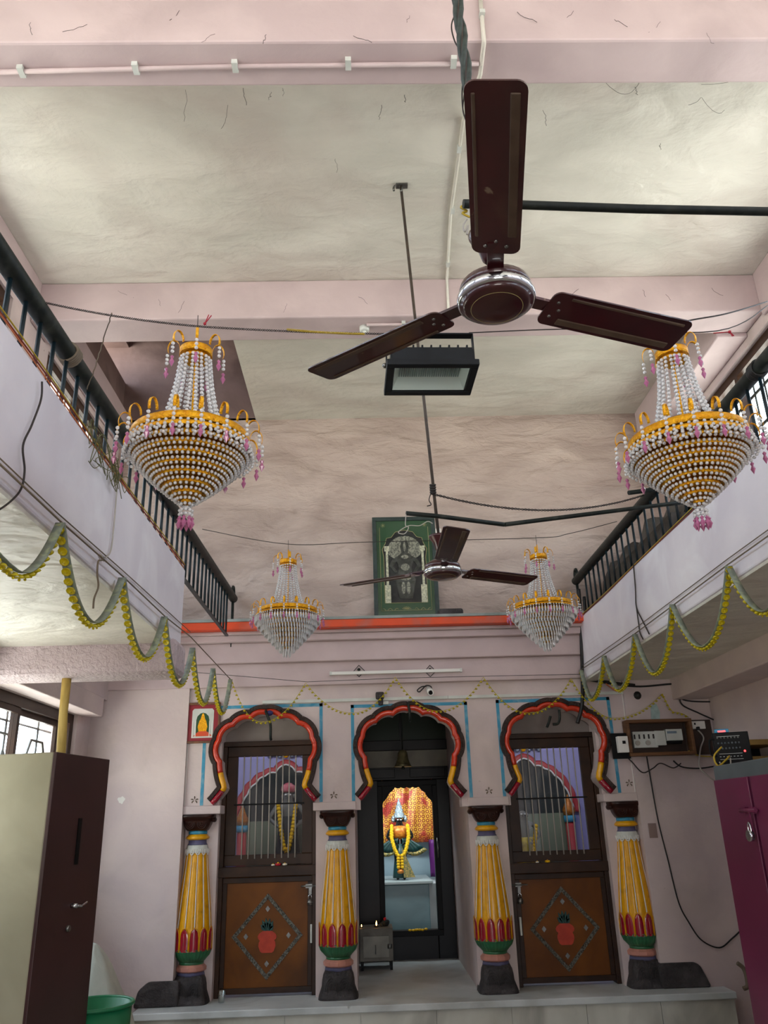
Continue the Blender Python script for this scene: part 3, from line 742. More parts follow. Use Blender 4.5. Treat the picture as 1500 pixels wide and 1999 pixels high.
hx = at(562, 1600, Y=8.05).x; hz = at(562, 1526, Y=8.05).z
b = thing('stone_pedestal', 'dark pedestal under the turbaned statue in the left shrine', 'pedestal', (hx, 8.1, .42))
MB().box(hx-.25, hx+.22, 7.95, 8.3, .42, hz-.85).obj('block', m_shade, b, bevel=.01)
st, k, P = statue(hx, 8.08, hz-.85, .82, m_idolg, 1, 'grey marble statue in a red turban behind the left shrine grille')
MB().lathe([(.07*k, 0), (.088*k, .03*k), (.08*k, .07*k), (.04*k, .1*k), (0, .11*k)], 14, P(0, 0, .92)).obj('turban', m_turban, st)
MB().lathe([(.16*k, 0), (.14*k, .2*k), (.11*k, .45*k), (.12*k, .6*k)], 18, P(0, .0, .06), fn=lambda r, z, a: r*(1+.05*math.sin(a*9))).obj('robe', m_shade, st)
g = MB()
for i in range(14):
    t = i/13
    for sx in (-1, 1): g.ball(P(sx*.10*(1-t)**.6, -.14, .78-.5*t), .026*k, 6, 5)
o = g.obj('marigold_garland', m_mari); tag(o, 'yellow garland on the turbaned statue behind the left grille', 'garland')
hx = at(1022, 1600, Y=8.05).x; hz = at(1022, 1572, Y=8.05).z
b = thing('stone_pedestal', 'dark pedestal under the grey statue in the right shrine', 'pedestal', (hx, 8.1, .42))
MB().box(hx-.22, hx+.2, 7.95, 8.3, .42, hz-.72).obj('block', m_shade, b, bevel=.01)
st, k, P = statue(hx, 8.08, hz-.72, .72, m_idolg, 1, 'bare headed grey marble statue behind the right shrine grille')
MB().lathe([(.15*k, 0), (.13*k, .2*k), (.11*k, .45*k), (.12*k, .55*k)], 18, P(0, 0, .06), fn=lambda r, z, a: r*(1+.05*math.sin(a*9))).obj('robe', m_pale, st)
g = MB()
for i in range(14):
    t = i/13
    for sx in (-1, 1): g.ball(P(sx*(.14-.08*t), -.13, .74-.5*t), .03*k, 6, 5)
o = g.obj('marigold_garland', m_mari); tag(o, 'yellow garland on the grey statue behind the right grille', 'garland')

# ------------------------------------------------------------------ shrine doors with grille and painted pot
def shrine_door(n, x0, x1, side, lockx):
    Y = 6.98; zb = PZ+.02; zm = at(500 if n == 1 else 1080, 1703 if n == 1 else 1695, Y=Y).z; zt_ = 2.285
    f = MB(); t = .035
    f.box(x0, x0+t, Y-.03, Y+.1, PZ, zt_-.04); f.box(x1-t, x1, Y-.03, Y+.1, PZ, zt_-.04); f.box(x0, x1, Y-.03, Y+.1, zt_-.04, zt_)
    f.box(x0, x1, Y-.045, Y+.08, zm-.03, zm+.045)
    d = struct(f.obj('door_%d' % n, m_dwood, bevel=.004))
    MB().box(x0-.05, x1+.05, Y+.06, Y+.2, zt_, 2.6).obj('head_panel', mat('plaster with painted shade', '#948a83', .7, col2='#857b75', scale=4), d)  # shade of the recess above the door is put into the plaster colour
    # upper leaf
    u = MB(); a, b = x0+t, x1-t; s_ = .085; zu0, zu1 = zm+.05, zt_-.04
    u.fxz(a, b, Y, Y+.04, zu0, zu1, s_, .08)
    up = u.obj('upper_leaf', m_wood if 0 else m_dwood, d, bevel=.004)
    plabel(MB().box(a+s_, b-s_, Y+.016, Y+.02, zu0+.07, zu1-.1).obj('pane', m_glass, up), 'clear glass pane behind the bars')
    for i in range(9):
        x = a+s_+(b-a-2*s_)*(i+1)/10
        MB().tube([(x, Y-.008, zu0+.05), (x, Y-.008, zu1-.08)], .0055, 8).obj('bar', m_cablew, up)
    MB().box(a+s_-.02, b-s_+.02, Y-.016, Y-.006, (zu0+zu1)/2-.005, (zu0+zu1)/2+.007).obj('cross_bar', m_black, up)
    # lower leaf
    l = MB().box(a+.01, b-.01, Y, Y+.035, zb, zm-.03).obj('lower_leaf', m_wood, d, bevel=.004)
    fr = MB()
    fr.fxz(a, b, Y-.012, Y, zb, zm-.035, .035, .04)
    fr.obj('moulding', m_dwood, l, bevel=.003)
    cx_, cz_ = (a+b)/2+.005, zb+(zm-zb)*.46; hw, hh = .275, .30
    def diamond(h, v): return [(cx_-h, cz_), (cx_, cz_-v), (cx_+h, cz_), (cx_, cz_+v)]
    MB().plate(diamond(hw, hh), Y-.006, Y, [diamond(hw-.038, hh-.04)]).obj('diamond_border', mat('tarnished embossed tin', '#8a8a80', .4, .5, col2='#3a342a', scale=90, bump=.8, bump_scale=120), l)
    for dx, dz in ((0, .19), (0, -.19), (.165, 0), (-.165, 0)):
        MB().plate([(cx_+dx-.018, cz_+dz), (cx_+dx, cz_+dz-.022), (cx_+dx+.018, cz_+dz), (cx_+dx, cz_+dz+.022)], Y-.006, Y).obj('small_diamond', m_steel, l)
    pot = [(-.038, -.115), (.038, -.115), (.052, -.105), (.066, -.07), (.064, -.045), (.055, -.03), (.068, -.02), (.074, -.002), (.062, .018), (.035, .035), (-.035, .035), (-.062, .018), (-.074, -.002), (-.068, -.02), (-.055, -.03), (-.064, -.045), (-.066, -.07), (-.052, -.105)]
    MB().plate([(cx_+u_, cz_+v_) for u_, v_ in pot], Y-.005, Y).obj('painted_pot', mat('flat orange red paint', '#b8391e', .5, col2='#a53018', scale=20), l)
    lf = MB()
    for an, ln in ((-50, .07), (-28, .09), (-8, .095), (12, .09), (32, .085), (54, .06)):
        dx, dz = math.sin(R(an)), math.cos(R(an)); o_ = Vector((cx_+dx*.015, cz_+.032)); e_ = Vector((cx_+dx*ln, cz_+.035+dz*ln)); pr = Vector((dz, -dx))*.016; md = o_.lerp(e_, .55)
        lf.plate([tuple(o_), tuple(md+pr), tuple(e_), tuple(md-pr)], Y-.0045, Y)
    lf.obj('painted_leaves', mat('dark teal paint', '#143f3a', .5), l)
    # sliding bolt
    bz = zm-.11; s = 1 if lockx > cx_ else -1
    bo = MB(); bo.tube([(lockx-.07, Y-.03, bz), (lockx+.07, Y-.03, bz)], .006, 8); bo.box(lockx-.035, lockx+.02, Y-.028, Y, bz-.014, bz+.014); bo.box(lockx-.01, lockx+.012, Y-.024, Y-.018, bz-.06, bz)
    bo.obj('bolt', m_steel, l)
    MB().box(lockx+s*.01-.008, lockx+s*.01+.008, Y-.03, Y, zb+.33, zb+.46).obj('pull_handle', m_white2, l, bevel=.004)
    pk = thing('padlock', 'small %s padlock hanging from the bolt of the %s shrine door' % ('silver' if n == 1 else 'brass and steel', side), 'padlock', (lockx, Y-.035, bz-.12))
    MB().lathe([(0, -.022), (.020, -.02), (.023, 0), (.018, .02), (0, .022)], 16, (lockx, Y-.035, bz-.115)).obj('lock_body', m_steel, pk)
    MB().tube([(lockx-.012, Y-.035, bz-.10), (lockx-.012, Y-.035, bz-.07), (lockx, Y-.035, bz-.058), (lockx+.012, Y-.035, bz-.07), (lockx+.012, Y-.035, bz-.10)], .0035, 8).obj('shackle', m_chrome, pk)
    return zm
zmL = shrine_door(1, -1.20, -.425, 'left', at(606, 1740, Y=6.98).x)
zmR = shrine_door(2, 1.115, 1.905, 'right', at(1012, 1725, Y=6.98).x)
for nm, px, py, mm, sz, lab in (('flower', 533, 1699, m_petal, .013, 'small cream flower on the left door rail, left of the red one'), ('flower', 543, 1697, m_petr, .020, 'red and yellow flower in the middle of the left door rail'), ('flower', 556, 1699, m_petal, .016, 'white flower on the left door rail, right of the red one'),
                        ('flower', 1050, 1687, m_petal, .012, 'small white flower on the right door rail'), ('flower', 1070, 1686, m_mari, .018, 'yellow flower on the right door rail')):
    zz = (zmL if px < 800 else zmR)+.045; x = at(px, py, Y=6.95).x
    t = thing(nm, lab, 'flower', (x, 6.955, zz)); g = MB()
    for q in range(8):
        a = q*PI/4; g.ball((x+math.cos(a)*sz*.7, 6.955+math.sin(a)*sz*.7, zz+sz*.45), sz*.5, 6, 5)
    g.obj('petals', mm, t); MB().ball((x, 6.955, zz+sz*.8), sz*.5, 8, 5).obj('centre', m_mari if mm is not m_mari else m_orcl, t)

# ------------------------------------------------------------------ pillars
def pillar(name, label):
    r = thing(name, label, 'pillar', (0, 0, 0), 'painted lotus pillars')
    c = MB(); c.lathe([(.125, .178), (.115, .188)], 16, (0, 0, 1.0)); c = MB()
    # capital
    c.lathe([(.088, 0), (.100, .012), (.118, .04), (.130, .07), (.135, .085), (.150, .09), (.155, .105), (.155, .118)], 32, (0, 0, 1.182), sq=6)
    for sx in (-1, 1):
        c.lathe([(0, -.10), (.016, -.09), (.022, 0), (.016, .09), (0, .10)], 10, (0, 0, 0)); n = len(c.v)-50
        for i in range(n, len(c.v)):
            v = c.v[i]; c.v[i] = Vector((sx*.142+v.x, v.z, 1.262+v.y))
    for q in range(1, 4):
        for sx in (-1, 1): c.tube([(sx*(.052+math.cos(a)*.013*q), -.122-.018*math.sin(max(a, 0))*0-.004, 1.235+math.sin(a)*.013*q) for a in [PI*j/8 for j in range(17)]], .0028, 5)
    c.obj('capital', m_cap, r)
    MB().lathe([(.080, 0), (.084, .012), (.080, .026)], 28, (0, 0, 1.156)).obj('blue_ring', m_blue, r)
    MB().lathe([(.080, 0), (.104, .010), (.106, .020), (.090, .035), (.080, .042)], 28, (0, 0, 1.114)).obj('yellow_ring', m_yel, r)
    MB().lathe([(.090, 0), (.080, .012), (.078, .036)], 28, (0, 0, 1.078)).obj('lavender_neck', m_lav, r)
    MB().lathe([(.101, 0), (.099, .025), (.091, .052), (.084, .06)], 56, (0, 0, 1.020), fn=lambda rr, z, a: rr+.004*abs(math.sin(a*6))).obj('white_collar', m_white2, r)
    col_p = MB()
    for i in range(12):
        a = 2*PI*(i+.5)/12
        pts = [(math.cos(a+da)*(.104), math.sin(a+da)*(.104), 1.02+dz) for da, dz in ((-.2, .03), (-.18, .008), (-.1, -.007), (0, -.012), (.1, -.007), (.18, .008), (.2, .03))]
        col_p.tube(pts, .005, 6); col_p.tube([(math.cos(a+da)*(.104), math.sin(a+da)*(.104), 1.028+dz) for da, dz in ((-.08, .02), (-.06, 0), (0, -.008), (.06, 0), (.08, .02))], .003, 5)
    col_p.obj('scalloped_edge', m_white, r)
    prof = [(.150, .33), (.163, .36), (.160, .47), (.158, .50), (.146, .62), (.128, .76), (.110, .90), (.098, 1.00), (.094, 1.04)]
    prof = [(a, z) for a, z in prof]
    MB().lathe(prof, 144, (0, 0, 0), fn=lambda rr, z, a: rr-.008*(abs(math.cos(a*6+PI/2))**8)).obj('shaft', m_yel, r)
    def rad(z):
        for (r0, z0), (r1, z1) in zip(prof[:-1], prof[1:]):
            if z0 <= z <= z1: return r0+(r1-r0)*(z-z0)/(z1-z0)
        return prof[-1][0]
    for i in range(12):
        a = 2*PI*(i+.5)/12
        if math.sin(a) > .5: continue
        MB().tube([(math.cos(a)*(rad(z)-.002), math.sin(a)*(rad(z)-.002), z) for z in (.47, .55, .65, .78, .9, 1.02)], [.0055, .0052, .0048, .0042, .0036, .003], 6).obj('white_rib', m_white, r)
        pt = MB(); nz, na = 8, 6; vs = []
        for j in range(nz+1):
            z = .345+.155*j/nz; t = j/nz; hw = .215*(1 if t < .6 else math.sqrt(max(0, 1-((t-.6)/.4)**2)))
            for i2 in range(na+1):
                q = -1+2*i2/na; vs.append((math.cos(a+hw*q)*(.163+.007*(1-q*q)), math.sin(a+hw*q)*(.163+.007*(1-q*q)), z))
        pt.add(vs, [(j*(na+1)+i2, j*(na+1)+i2+1, (j+1)*(na+1)+i2+1, (j+1)*(na+1)+i2) for j in range(nz) for i2 in range(na)], True)
        pe = pt.obj('lotus_petal', m_crim, r)
        MB().tube([(math.cos(a+h)*.167, math.sin(a+h)*.167, z) for h, z in ((-.235, .345), (-.235, .43), (-.20, .470), (-.11, .497), (0, .506), (.11, .497), (.20, .470), (.235, .43), (.235, .345))], .0035, 6).obj('petal_rim', m_yel, pe)
        MB().tube([(math.cos(a)*.171, math.sin(a)*.171, z) for z in (.36, .42, .47)], .0018, 5).obj('petal_vein', m_pink, pe)
    MB().lathe([(.108, .27), (.120, .285), (.148, .31), (.160, .335), (.166, .352)], 90, (0, 0, 0), fn=lambda rr, z, a: rr*(1+(.04*math.sin(a*30) if z > .28 else 0))).obj('green_leaf_cup', m_green, r)
    MB().tube([(math.cos(a)*.166, math.sin(a)*.166, .350+.008*math.sin(a*14)) for a in [2*PI*i/112 for i in range(112)]], .0035, 5, closed=True).obj('leaf_edge', m_green, r)
    MB().lathe([(.104, .248), (.106, .272)], 24).obj('teal_neck', m_green, r)
    MB().lathe([(.108, .20), (.128, .212), (.130, .235), (.108, .252)], 12, smooth=False).obj('salmon_ring', m_pink, r)
    MB().lathe([(.118, .178), (.110, .202)], 24).obj('lavender_neck', m_lav, r)
    b = MB(); b.lathe([(.170, -.005), (.165, .02), (.140, .08), (.136, .12), (.128, .155), (.112, .182)], 40, sq=5)
    for sx in (-1, 1):
        for q in range(1, 5):
            b.tube([(sx*.055+math.cos(a)*.012*q, -.134-.012*(.13-(.07+math.sin(a)*.016*q))/.13*3, .075+math.sin(a)*.016*q) for a in [-.3+(PI+.6)*j/10 for j in range(11)]], .0038, 5)
    b.obj('stone_base', m_stone, r)
    r.scale = (.88, .88, 1)
    return r
PYC = 6.865
p0 = pillar('lotus_pillar', '')
names = ['leftmost yellow lotus pillar, beside the dark stone block at the platform left end', 'yellow lotus pillar between the left door and the sanctum passage', 'yellow lotus pillar between the sanctum passage and the right door', 'rightmost yellow lotus pillar, beside the stone block below the switch box']
bases = [at(371, 1915, Y=PYC-.1).x, at(660, 1930, Y=PYC-.1).x, at(970, 1920, Y=PYC-.1).x, at(1262, 1890, Y=PYC-.1).x]
for i in range(4):
    loc = ((bases[i]+pil_x[i])/2 if i in (1, 2) else (bases[i]*.6+pil_x[i]*.4), PYC, PZ)
    if i == 0: p0.location = loc; p0['label'] = names[0]
    else: dup(p0, loc, None, names[i])
for i, (xa, xb) in enumerate(((at(262, 1930, Y=6.72).x, at(350, 1930, Y=6.72).x), (at(1287, 1895, Y=6.72).x, at(1385, 1895, Y=6.72).x))):
    b = MB(); s_ = 1 if i == 0 else -1
    b.plate([(xa, PZ), (xb, PZ), (xb-(0 if i == 0 else .06), PZ+.14), (xb-(.0 if i == 0 else .10), PZ+.165), (xa+(.10 if i == 0 else 0), PZ+.165), (xa+(.03 if i == 0 else 0), PZ+.11)], 6.70, 6.86)
    tag(b.obj('stone_block', m_stone, bevel=.018), 'dark rough stone block at the foot of the %s pillar' % ('leftmost' if i == 0 else 'rightmost'), 'stone block')

# ------------------------------------------------------------------ railings
def railing(label, X, y0, y1, zr0, zr1, zb, first, step, r_top, bars_m):
    r = thing('balcony_railing', label, 'railing', (X, y0, zb)); zr = lambda y: zr0+(zr1-zr0)*(y-y0)/(y1-y0)
    MB().tube([(X, y, zr(y)) for y in (y0, (y0+y1)/2, y1)], r_top, 14).obj('top_rail', m_sash, r)
    MB().box(X-.012, X+.012, y0, y1-.25, zb-.006, zb+.006).obj('bottom_rail', m_bars, r)
    y = first
    while y < y1-.25:
        MB().tube([(X, y, zb), (X, y, zr(y)-r_top*.6)], .0085, 8).obj('baluster', bars_m, r); y += step
    s_ = MB(); s_.tube([(X, y1-.03, zb-.05), (X, y1-.03, zr1)], .012, 8)
    s_.tube([(X, y1-.03+.045*math.cos(a), zr1+.05+.05*math.sin(a)) for a in [2*PI*i/16 for i in range(16)]], .011, 8, closed=True)
    s_.obj('scroll_end', m_sash, r)
    return r
railing('black iron railing on the left balcony', -1.125, -.5, 6.70, 3.27, 3.45, 3.075, -.4, .128, .036, m_bars)
railing('black iron railing on the right balcony', 1.845, -.5, 6.68, 3.53, 3.53, 3.20, -.4, .128, .036, m_bars)
for (X, y, z, lab) in ((-1.125, at(135, 690, X=-1.125).y, 3.353, 'brown rope bound round the left balcony rail'), (1.845, at(1478, 715, X=1.845).y, 3.53, 'black cord wound round the right balcony rail')):
    b = MB()
    for q in range(5): b.tube([(X+.04*math.cos(a), y+.011*q-.02+.004*math.sin(a*2), z+.04*math.sin(a)) for a in [2*PI*i/14 for i in range(14)]], .006, 6, closed=True)
    tag(b.obj('rope_binding', m_cord if X < 0 else m_cable), lab, 'rope')
# tarpaulin covered goods on the right gallery
o = MB(); nn = 14; vs = []
for j in range(9):
    for i in range(nn+1):
        y = 4.9+1.8*i/nn; t = j/8; x = 2.02+.75*t; z = 3.19+(1-abs(2*t-1)**3)*(.50+.10*math.sin(i*1.1)+.06*math.sin(i*2.7+j)); vs.append((x+.03*math.sin(i*2+j), y, z))
o.add(vs, [(j*(nn+1)+i, j*(nn+1)+i+1, (j+1)*(nn+1)+i+1, (j+1)*(nn+1)+i) for j in range(8) for i in range(nn)], True)
o.box(2.06, 2.75, 4.95, 6.6, 3.19, 3.5)
tag(o.obj('tarpaulin_bundle', m_tarp), 'grey brown tarpaulin over goods behind the right balcony railing', 'tarpaulin')

# ------------------------------------------------------------------ ceiling fans
def fan(label, hub, blades, rod_top, canopy):
    r = thing('ceiling_fan', label, 'ceiling fan', hub, 'maroon ceiling fans'); h = Vector(hub)
    MB().lathe([(0, -.014), (.045, -.012), (.080, -.004), (.0955, .008)], 48, h).obj('motor_cover', m_fan, r)
    MB().lathe([(.0945, .007), (.100, .012), (.101, .024), (.098, .032)], 48, h).obj('chrome_rim', m_chrome, r)
    MB().lathe([(.098, .03), (.09, .06), (.06, .08), (.03, .085), (.02, .10)], 32, h).obj('motor_housing', m_fan, r)
    MB().tube([h+Vector((.066*math.cos(a), .066*math.sin(a), -.0065)) for a in [2*PI*i/48 for i in range(48)]], .0012, 5, closed=True).obj('gold_ring', m_pline, r)
    cup = h+(Vector(rod_top)-h).normalized()*.20
    ax = (Vector(rod_top)-h).normalized()
    MB().tube([h+ax*.08, Vector(rod_top)], .0085, 10).obj('downrod', m_rod, r)
    cc = MB(); cc.tube([h+ax*(.13+z) for z in (0, .01, .05, .08, .09)], [.014, .022, .032, .05, .052], 20); cc.obj('canopy_cup', m_fan, r)
    cl = MB(); cl.obox(h+ax*.235, (1, 0, 0), (0, 1, 0), (0, 0, 1), .014, .004, .022); cl.obj('shackle_clamp', m_chrome, r)
    for an, dz in blades:
        a = R(an); d = Vector((math.cos(a), math.sin(a), 0)); n = Vector((-d.y, d.x, 0)); slope = (dz-.03)/.6
        pitch_ = -.17
        def pt(u, v, w=0): 
            p = h+d*u+n*(v*math.cos(pitch_))+Vector((0, 0, .03+slope*u+v*math.sin(pitch_)+w)); return p
        # plan outline of the blade with rounded corners
        L0, L1, hw = .15, .60, .062; o_ = []
        def corner(cx_, cy_, r_, a0, a1):
            for i in range(6):
                q = a0+(a1-a0)*i/5; o_.append((cx_+r_*math.cos(q), cy_+r_*math.sin(q)))
        corner(L1-.022, hw-.022, .022, PI/2, 0); corner(L1-.022, -hw+.022, .022, 0, -PI/2)
        corner(L0+.022, -hw*.93+.022, .022, -PI/2, -PI); corner(L0+.022, hw*.93-.022, .022, PI, PI/2)
        b = MB(); k_ = len(o_); vs = [pt(u, v, .0) for u, v in o_]+[pt(u, v, .004) for u, v in o_]
        b.add(vs, [tuple(range(k_)), tuple(range(k_, 2*k_))[::-1]]+[(i, (i+1) % k_, (i+1) % k_+k_, i+k_) for i in range(k_)])
        bl = b.obj('blade', m_fan, r)
        e = MB(); e.obox((pt(.39, hw*.72)+pt(.39, hw*.5))/2, d+Vector((0, 0, slope)), n*math.cos(pitch_)+Vector((0, 0, math.sin(pitch_))), (0, 0, 1), .185, .010, .0035)
        e.obox(pt(.39, -hw*.72), d+Vector((0, 0, slope)), n*math.cos(pitch_)+Vector((0, 0, math.sin(pitch_))), (0, 0, 1), .185, .004, .0035)
        e.obj('raised_ridge', m_fandust, bl, bevel=.002)
        br = MB(); br.obox(pt(.13, 0, .008), d, n, (0, 0, 1), .055, .020, .004); 
        br.obj('blade_iron', m_fan, r)
        for u, v in ((.175, -.025), (.175, .025), (.19, 0)): MB().ball(pt(u, v, -.001), .005, 8, 5, sz=.6).obj('screw', m_steel, bl)
    return r
r2t = at(783, 364, Z=5.19)
fan('maroon ceiling fan hanging in front of the green framed picture', (.408, 3.962, 2.80), [(29.0, .046), (149.8, .046), (-88.6, .046)], r2t, True)
h1 = Vector((.354, 1.71, 2.85)); e1 = at(893, 2, Y=1.66); r1t = h1+(e1-h1)*((5.2-2.85)/(e1.z-2.85))
fan('large maroon ceiling fan nearest the viewer, above the floodlight', tuple(h1), [(20.8, .035), (142.6, .022), (-98, .086)], r1t, True)
hk = MB(); hk.tube([r2t+Vector((-.02+.025*math.cos(a), 0, -.02+.03*math.sin(a))) for a in [PI*i/8 for i in range(-2, 10)]], .007, 8); hk.box(r2t.x-.03, r2t.x+.04, r2t.y-.02, r2t.y+.02, 5.19, 5.2)
tag(hk.obj('ceiling_hook', m_steel), 'iron hook in the ceiling holding the rear fan rod', 'hook')
# cables bound to the near fan rod
ax = (e1-h1).normalized(); bb = MB()
for ph in (0, 2.1, 4.2):
    bb.tube([h1+ax*(.35+.05*i)+Vector((.011*math.cos(i*.9+ph), .011*math.sin(i*.9+ph), 0)) for i in range(36)], .0075, 6)
tag(bb.obj('cable_bundle', m_cableg), 'dusty green cables twisted round the near fan rod', 'cable')
Y1 = 1.69
cable('loose_wire', 'thin dark wire looping beside the near fan rod', [at(*q, Y=Y1) for q in ((895, 15), (882, 48), (888, 80), (900, 100), (912, 130), (903, 170), (905, 220), (918, 245))], .0022, m_wire, 'wire')
cable('loose_wire', 'thin wire hanging behind the upward fan blade', [at(*q, Y=Y1) for q in ((910, 160), (906, 190), (904, 215), (910, 235))], .002, m_wire, 'wire')
cable('yellow_wire_tail', 'yellow wire tail peeping out left of the near fan blade', [at(*q, Y=1.76) for q in ((918, 398), (900, 404), (912, 412), (903, 416), (918, 424))], .003, m_cabley, 'wire')
cable('coiled_wire_tail', 'coiled wire end left of the near fan blade', [at(*q, Y=1.76) for q in ((912, 428), (905, 440), (908, 452), (914, 440), (912, 458))], .0025, m_cablew, 'wire')
# stay pipes
tag(MB().tube([at(905, 398, Y=1.74), at(1018, 400, Y=1.76), at(1250, 408, Y=1.77), at(1500, 413, Y=1.79), (1.845, 1.83, at(1500, 413, Y=1.79).z-.01)], .0125, 12).obj('stay_pipe', m_sash), 'black iron pipe running right from the near fan rod', 'pipe')
pA = [at(793, 1002, Y=3.9), at(850, 1007, Y=3.93), at(985, 1024, Y=3.97)]; pB = [at(986, 1024, Y=3.97), at(1330, 981, Y=4.3)]; pB.append(pB[1]+(pB[1]-pB[0])*.08)
tag(MB().tube(pA, .012, 12).obj('stay_pipe', m_sash), 'short kinked dark pipe crossing above the rear fan', 'pipe')
tag(MB().tube(pB, .012, 12).obj('stay_pipe', m_sash), 'long dark pipe from the rear fan to the right railing', 'pipe')
tag(MB().tube([at(1228, 962, Y=4.4), at(1322, 950, Y=4.5)], .014, 12).obj('pipe_offcut', m_sash), 'short black pipe resting on the right balcony rail', 'pipe')
tag(twist(at(848, 965, Y=3.9), at(1262, 965, X=1.83), .10, .003, 34, MB(), .004).obj('twisted_rope', m_wire), 'black twisted rope from the rear fan rod to the right rail', 'rope')
bb = MB(); 
for q in range(4): bb.tube([at(846, 962, Y=3.9)+Vector((.014*math.cos(a), .014*math.sin(a), .014*q+.004*math.cos(a*2))) for a in [2*PI*i/12 for i in range(12)]], .0045, 5, closed=True)
tag(bb.obj('rope_knot', m_wire), 'knot of dark rope on the rear fan rod', 'rope')
cable('loose_wire', 'dark wire tail hanging at the rear fan rod', [at(*q, Y=3.9) for q in ((845, 955), (838, 975), (842, 985), (834, 988))], .003, m_wire, 'wire')
cable('loose_wire', 'greenish wire loop at the left end of the kinked pipe', [at(*q, Y=3.88) for q in ((793, 1004), (792, 1025), (798, 1030), (790, 1042), (778, 1040), (785, 1033), (800, 1026), (820, 1026), (835, 1018), (845, 1022))], .0025, m_cablew, 'wire')

# ------------------------------------------------------------------ floodlight
LZ = 3.13
A, B, Cc, D = [at(*q, Z=LZ) for q in ((757, 712), (938, 712), (920, 772), (747, 772))]
ctr = (A+B+Cc+D)/4; ux = ((B-A)+(Cc-D)).normalized(); uy = Vector((-ux.y, ux.x, 0)); hxx, hyy = .165, .112
fl = thing('floodlight', 'black square floodlight hanging face down from the front cable', 'lamp', tuple(ctr)); zz = Vector((0, 0, 1))
def P2(u, v, w): return ctr+ux*u+uy*v+zz*w
f = MB(); t = .028
f.obox(P2(0, -hyy+t/2, .012), ux, uy, zz, hxx, t/2, .012); f.obox(P2(0, hyy-t/2, .012), ux, uy, zz, hxx, t/2, .012)
f.obox(P2(-hxx+t/2, 0, .012), ux, uy, zz, t/2, hyy-t, .012); f.obox(P2(hxx-t/2, 0, .012), ux, uy, zz, t/2, hyy-t, .012)
f.obj('bezel', m_lampbody, fl, bevel=.003)
b = MB(); b.obox(P2(0, -hyy+.02, .050), ux, uy, zz, hxx-.02, .004, .026); b.obox(P2(0, hyy-.02, .050), ux, uy, zz, hxx-.02, .004, .026)
b.obox(P2(-hxx+.02, 0, .050), ux, uy, zz, .004, hyy-.02, .026); b.obox(P2(hxx-.02, 0, .050), ux, uy, zz, .004, hyy-.02, .026); b.obox(P2(0, 0, .078), ux, uy, zz, hxx-.018, hyy-.018, .004)
for i in range(9): b.obox(P2(-.13+.0325*i, 0, .09), ux, uy, zz, .003, hyy-.03, .010)
b.obj('housing', m_lampbody, fl)
rf = MB(); i0x, i0y, i1x, i1y = hxx-.030, hyy-.030, hxx-.05, hyy-.055
lo_ = [P2(-i0x, -i0y, .008), P2(i0x, -i0y, .008), P2(i0x, i0y, .008), P2(-i0x, i0y, .008)]; hi = [P2(-i1x, -i1y, .05), P2(i1x, -i1y, .05), P2(i1x, i1y, .05), P2(-i1x, i1y, .05)]
rf.add(lo_+hi, [(0, 1, 5, 4), (1, 2, 6, 5), (2, 3, 7, 6), (3, 0, 4, 7), (4, 5, 6, 7)]); rf.obj('reflector', m_refl, fl)
ld = MB()
for i in range(28): ld.obox(P2(-.11+.00815*i, .012, .046), ux, uy, zz, .0020, .036, .0015)
ld.obj('led_array', m_led, fl)
MB().obox(P2(0, 0, .005), ux, uy, zz, i0x+.002, i0y+.002, .0012).obj('front_pane', m_glass, fl)
br = MB(); bt = .145
for s_ in (-1, 1): br.obox(P2(s_*(hxx-.004), -.03, .04+bt/2-.01), ux, uy, zz, .0022, .012, bt/2)
br.obox(P2(0, -.03, .04+bt-.012), ux, uy, zz, hxx-.004, .016, .0025)
br.obj('bracket', m_lampbody, fl)
for s_ in (-1, 1): MB().ball(P2(s_*(hxx+.003), -.03, .045), .010, 8, 6).obj('bracket_bolt', m_steel, fl)
zbk = LZ+.04+bt

# ------------------------------------------------------------------ overhead cable runs
FWL, FWR = at(85, 590, X=-1.1), at(1500, 596, X=1.83)
lampmid = P2(0, -.03, .04+bt-.006)
mb = MB(); twist(FWL, at(400, 638, Y=2.45), .012, .0015, 40, mb); twist(at(400, 638, Y=2.45), lampmid+Vector((-.15, 0, .004)), .005, .0015, 40, mb)
tag(mb.obj('hanging_cable', m_wire), 'dark twisted cable from the left rail carrying the front left chandelier', 'cable')
mb = MB(); twist(at(560, 643, Y=2.46), at(712, 652, Y=2.46), .004, .0018, 26, mb, .003)
tag(mb.obj('yellow_twisted_cable', m_cabley), 'yellow and black twisted cable left of the floodlight', 'cable')
mb = MB(); mb.tube(smooth_path([lampmid+Vector((.15, 0, .004)), at(1130, 642, Y=2.45), at(1400, 646, Y=2.5), FWR], 8), .0022, 5)
mb.tube(smooth_path([at(1290, 644, Y=2.48), at(1340, 627, Y=2.5), at(1420, 612, Y=2.6), FWR+Vector((0, 0, .02))], 8), .003, 5)
tag(mb.obj('hanging_cable', m_wire), 'dark cable from the floodlight to the right balcony', 'cable')
cable('drop_wire', 'thin twisted wire dropping from the front cable to the left rail', [at(218, 612, Y=2.43), at(203, 660, X=-1.0), at(185, 720, X=-1.05), at(170, 760, X=-1.1)], .0022, m_cord, 'wire', .002)
mb = MB(); a_, b_ = at(395, 1033, X=-1.1), at(1205, 1018, X=1.83)
mb.tube(smooth_path([a_, at(560, 1062, Y=5.2), at(720, 1058, Y=5.2), at(1045, 1050, Y=5.2), at(1110, 1042, Y=5.3), b_], 8), .0026, 5)
tag(mb.obj('hanging_cable', m_wire), 'thin cable across the hall carrying the two rear chandeliers', 'cable')
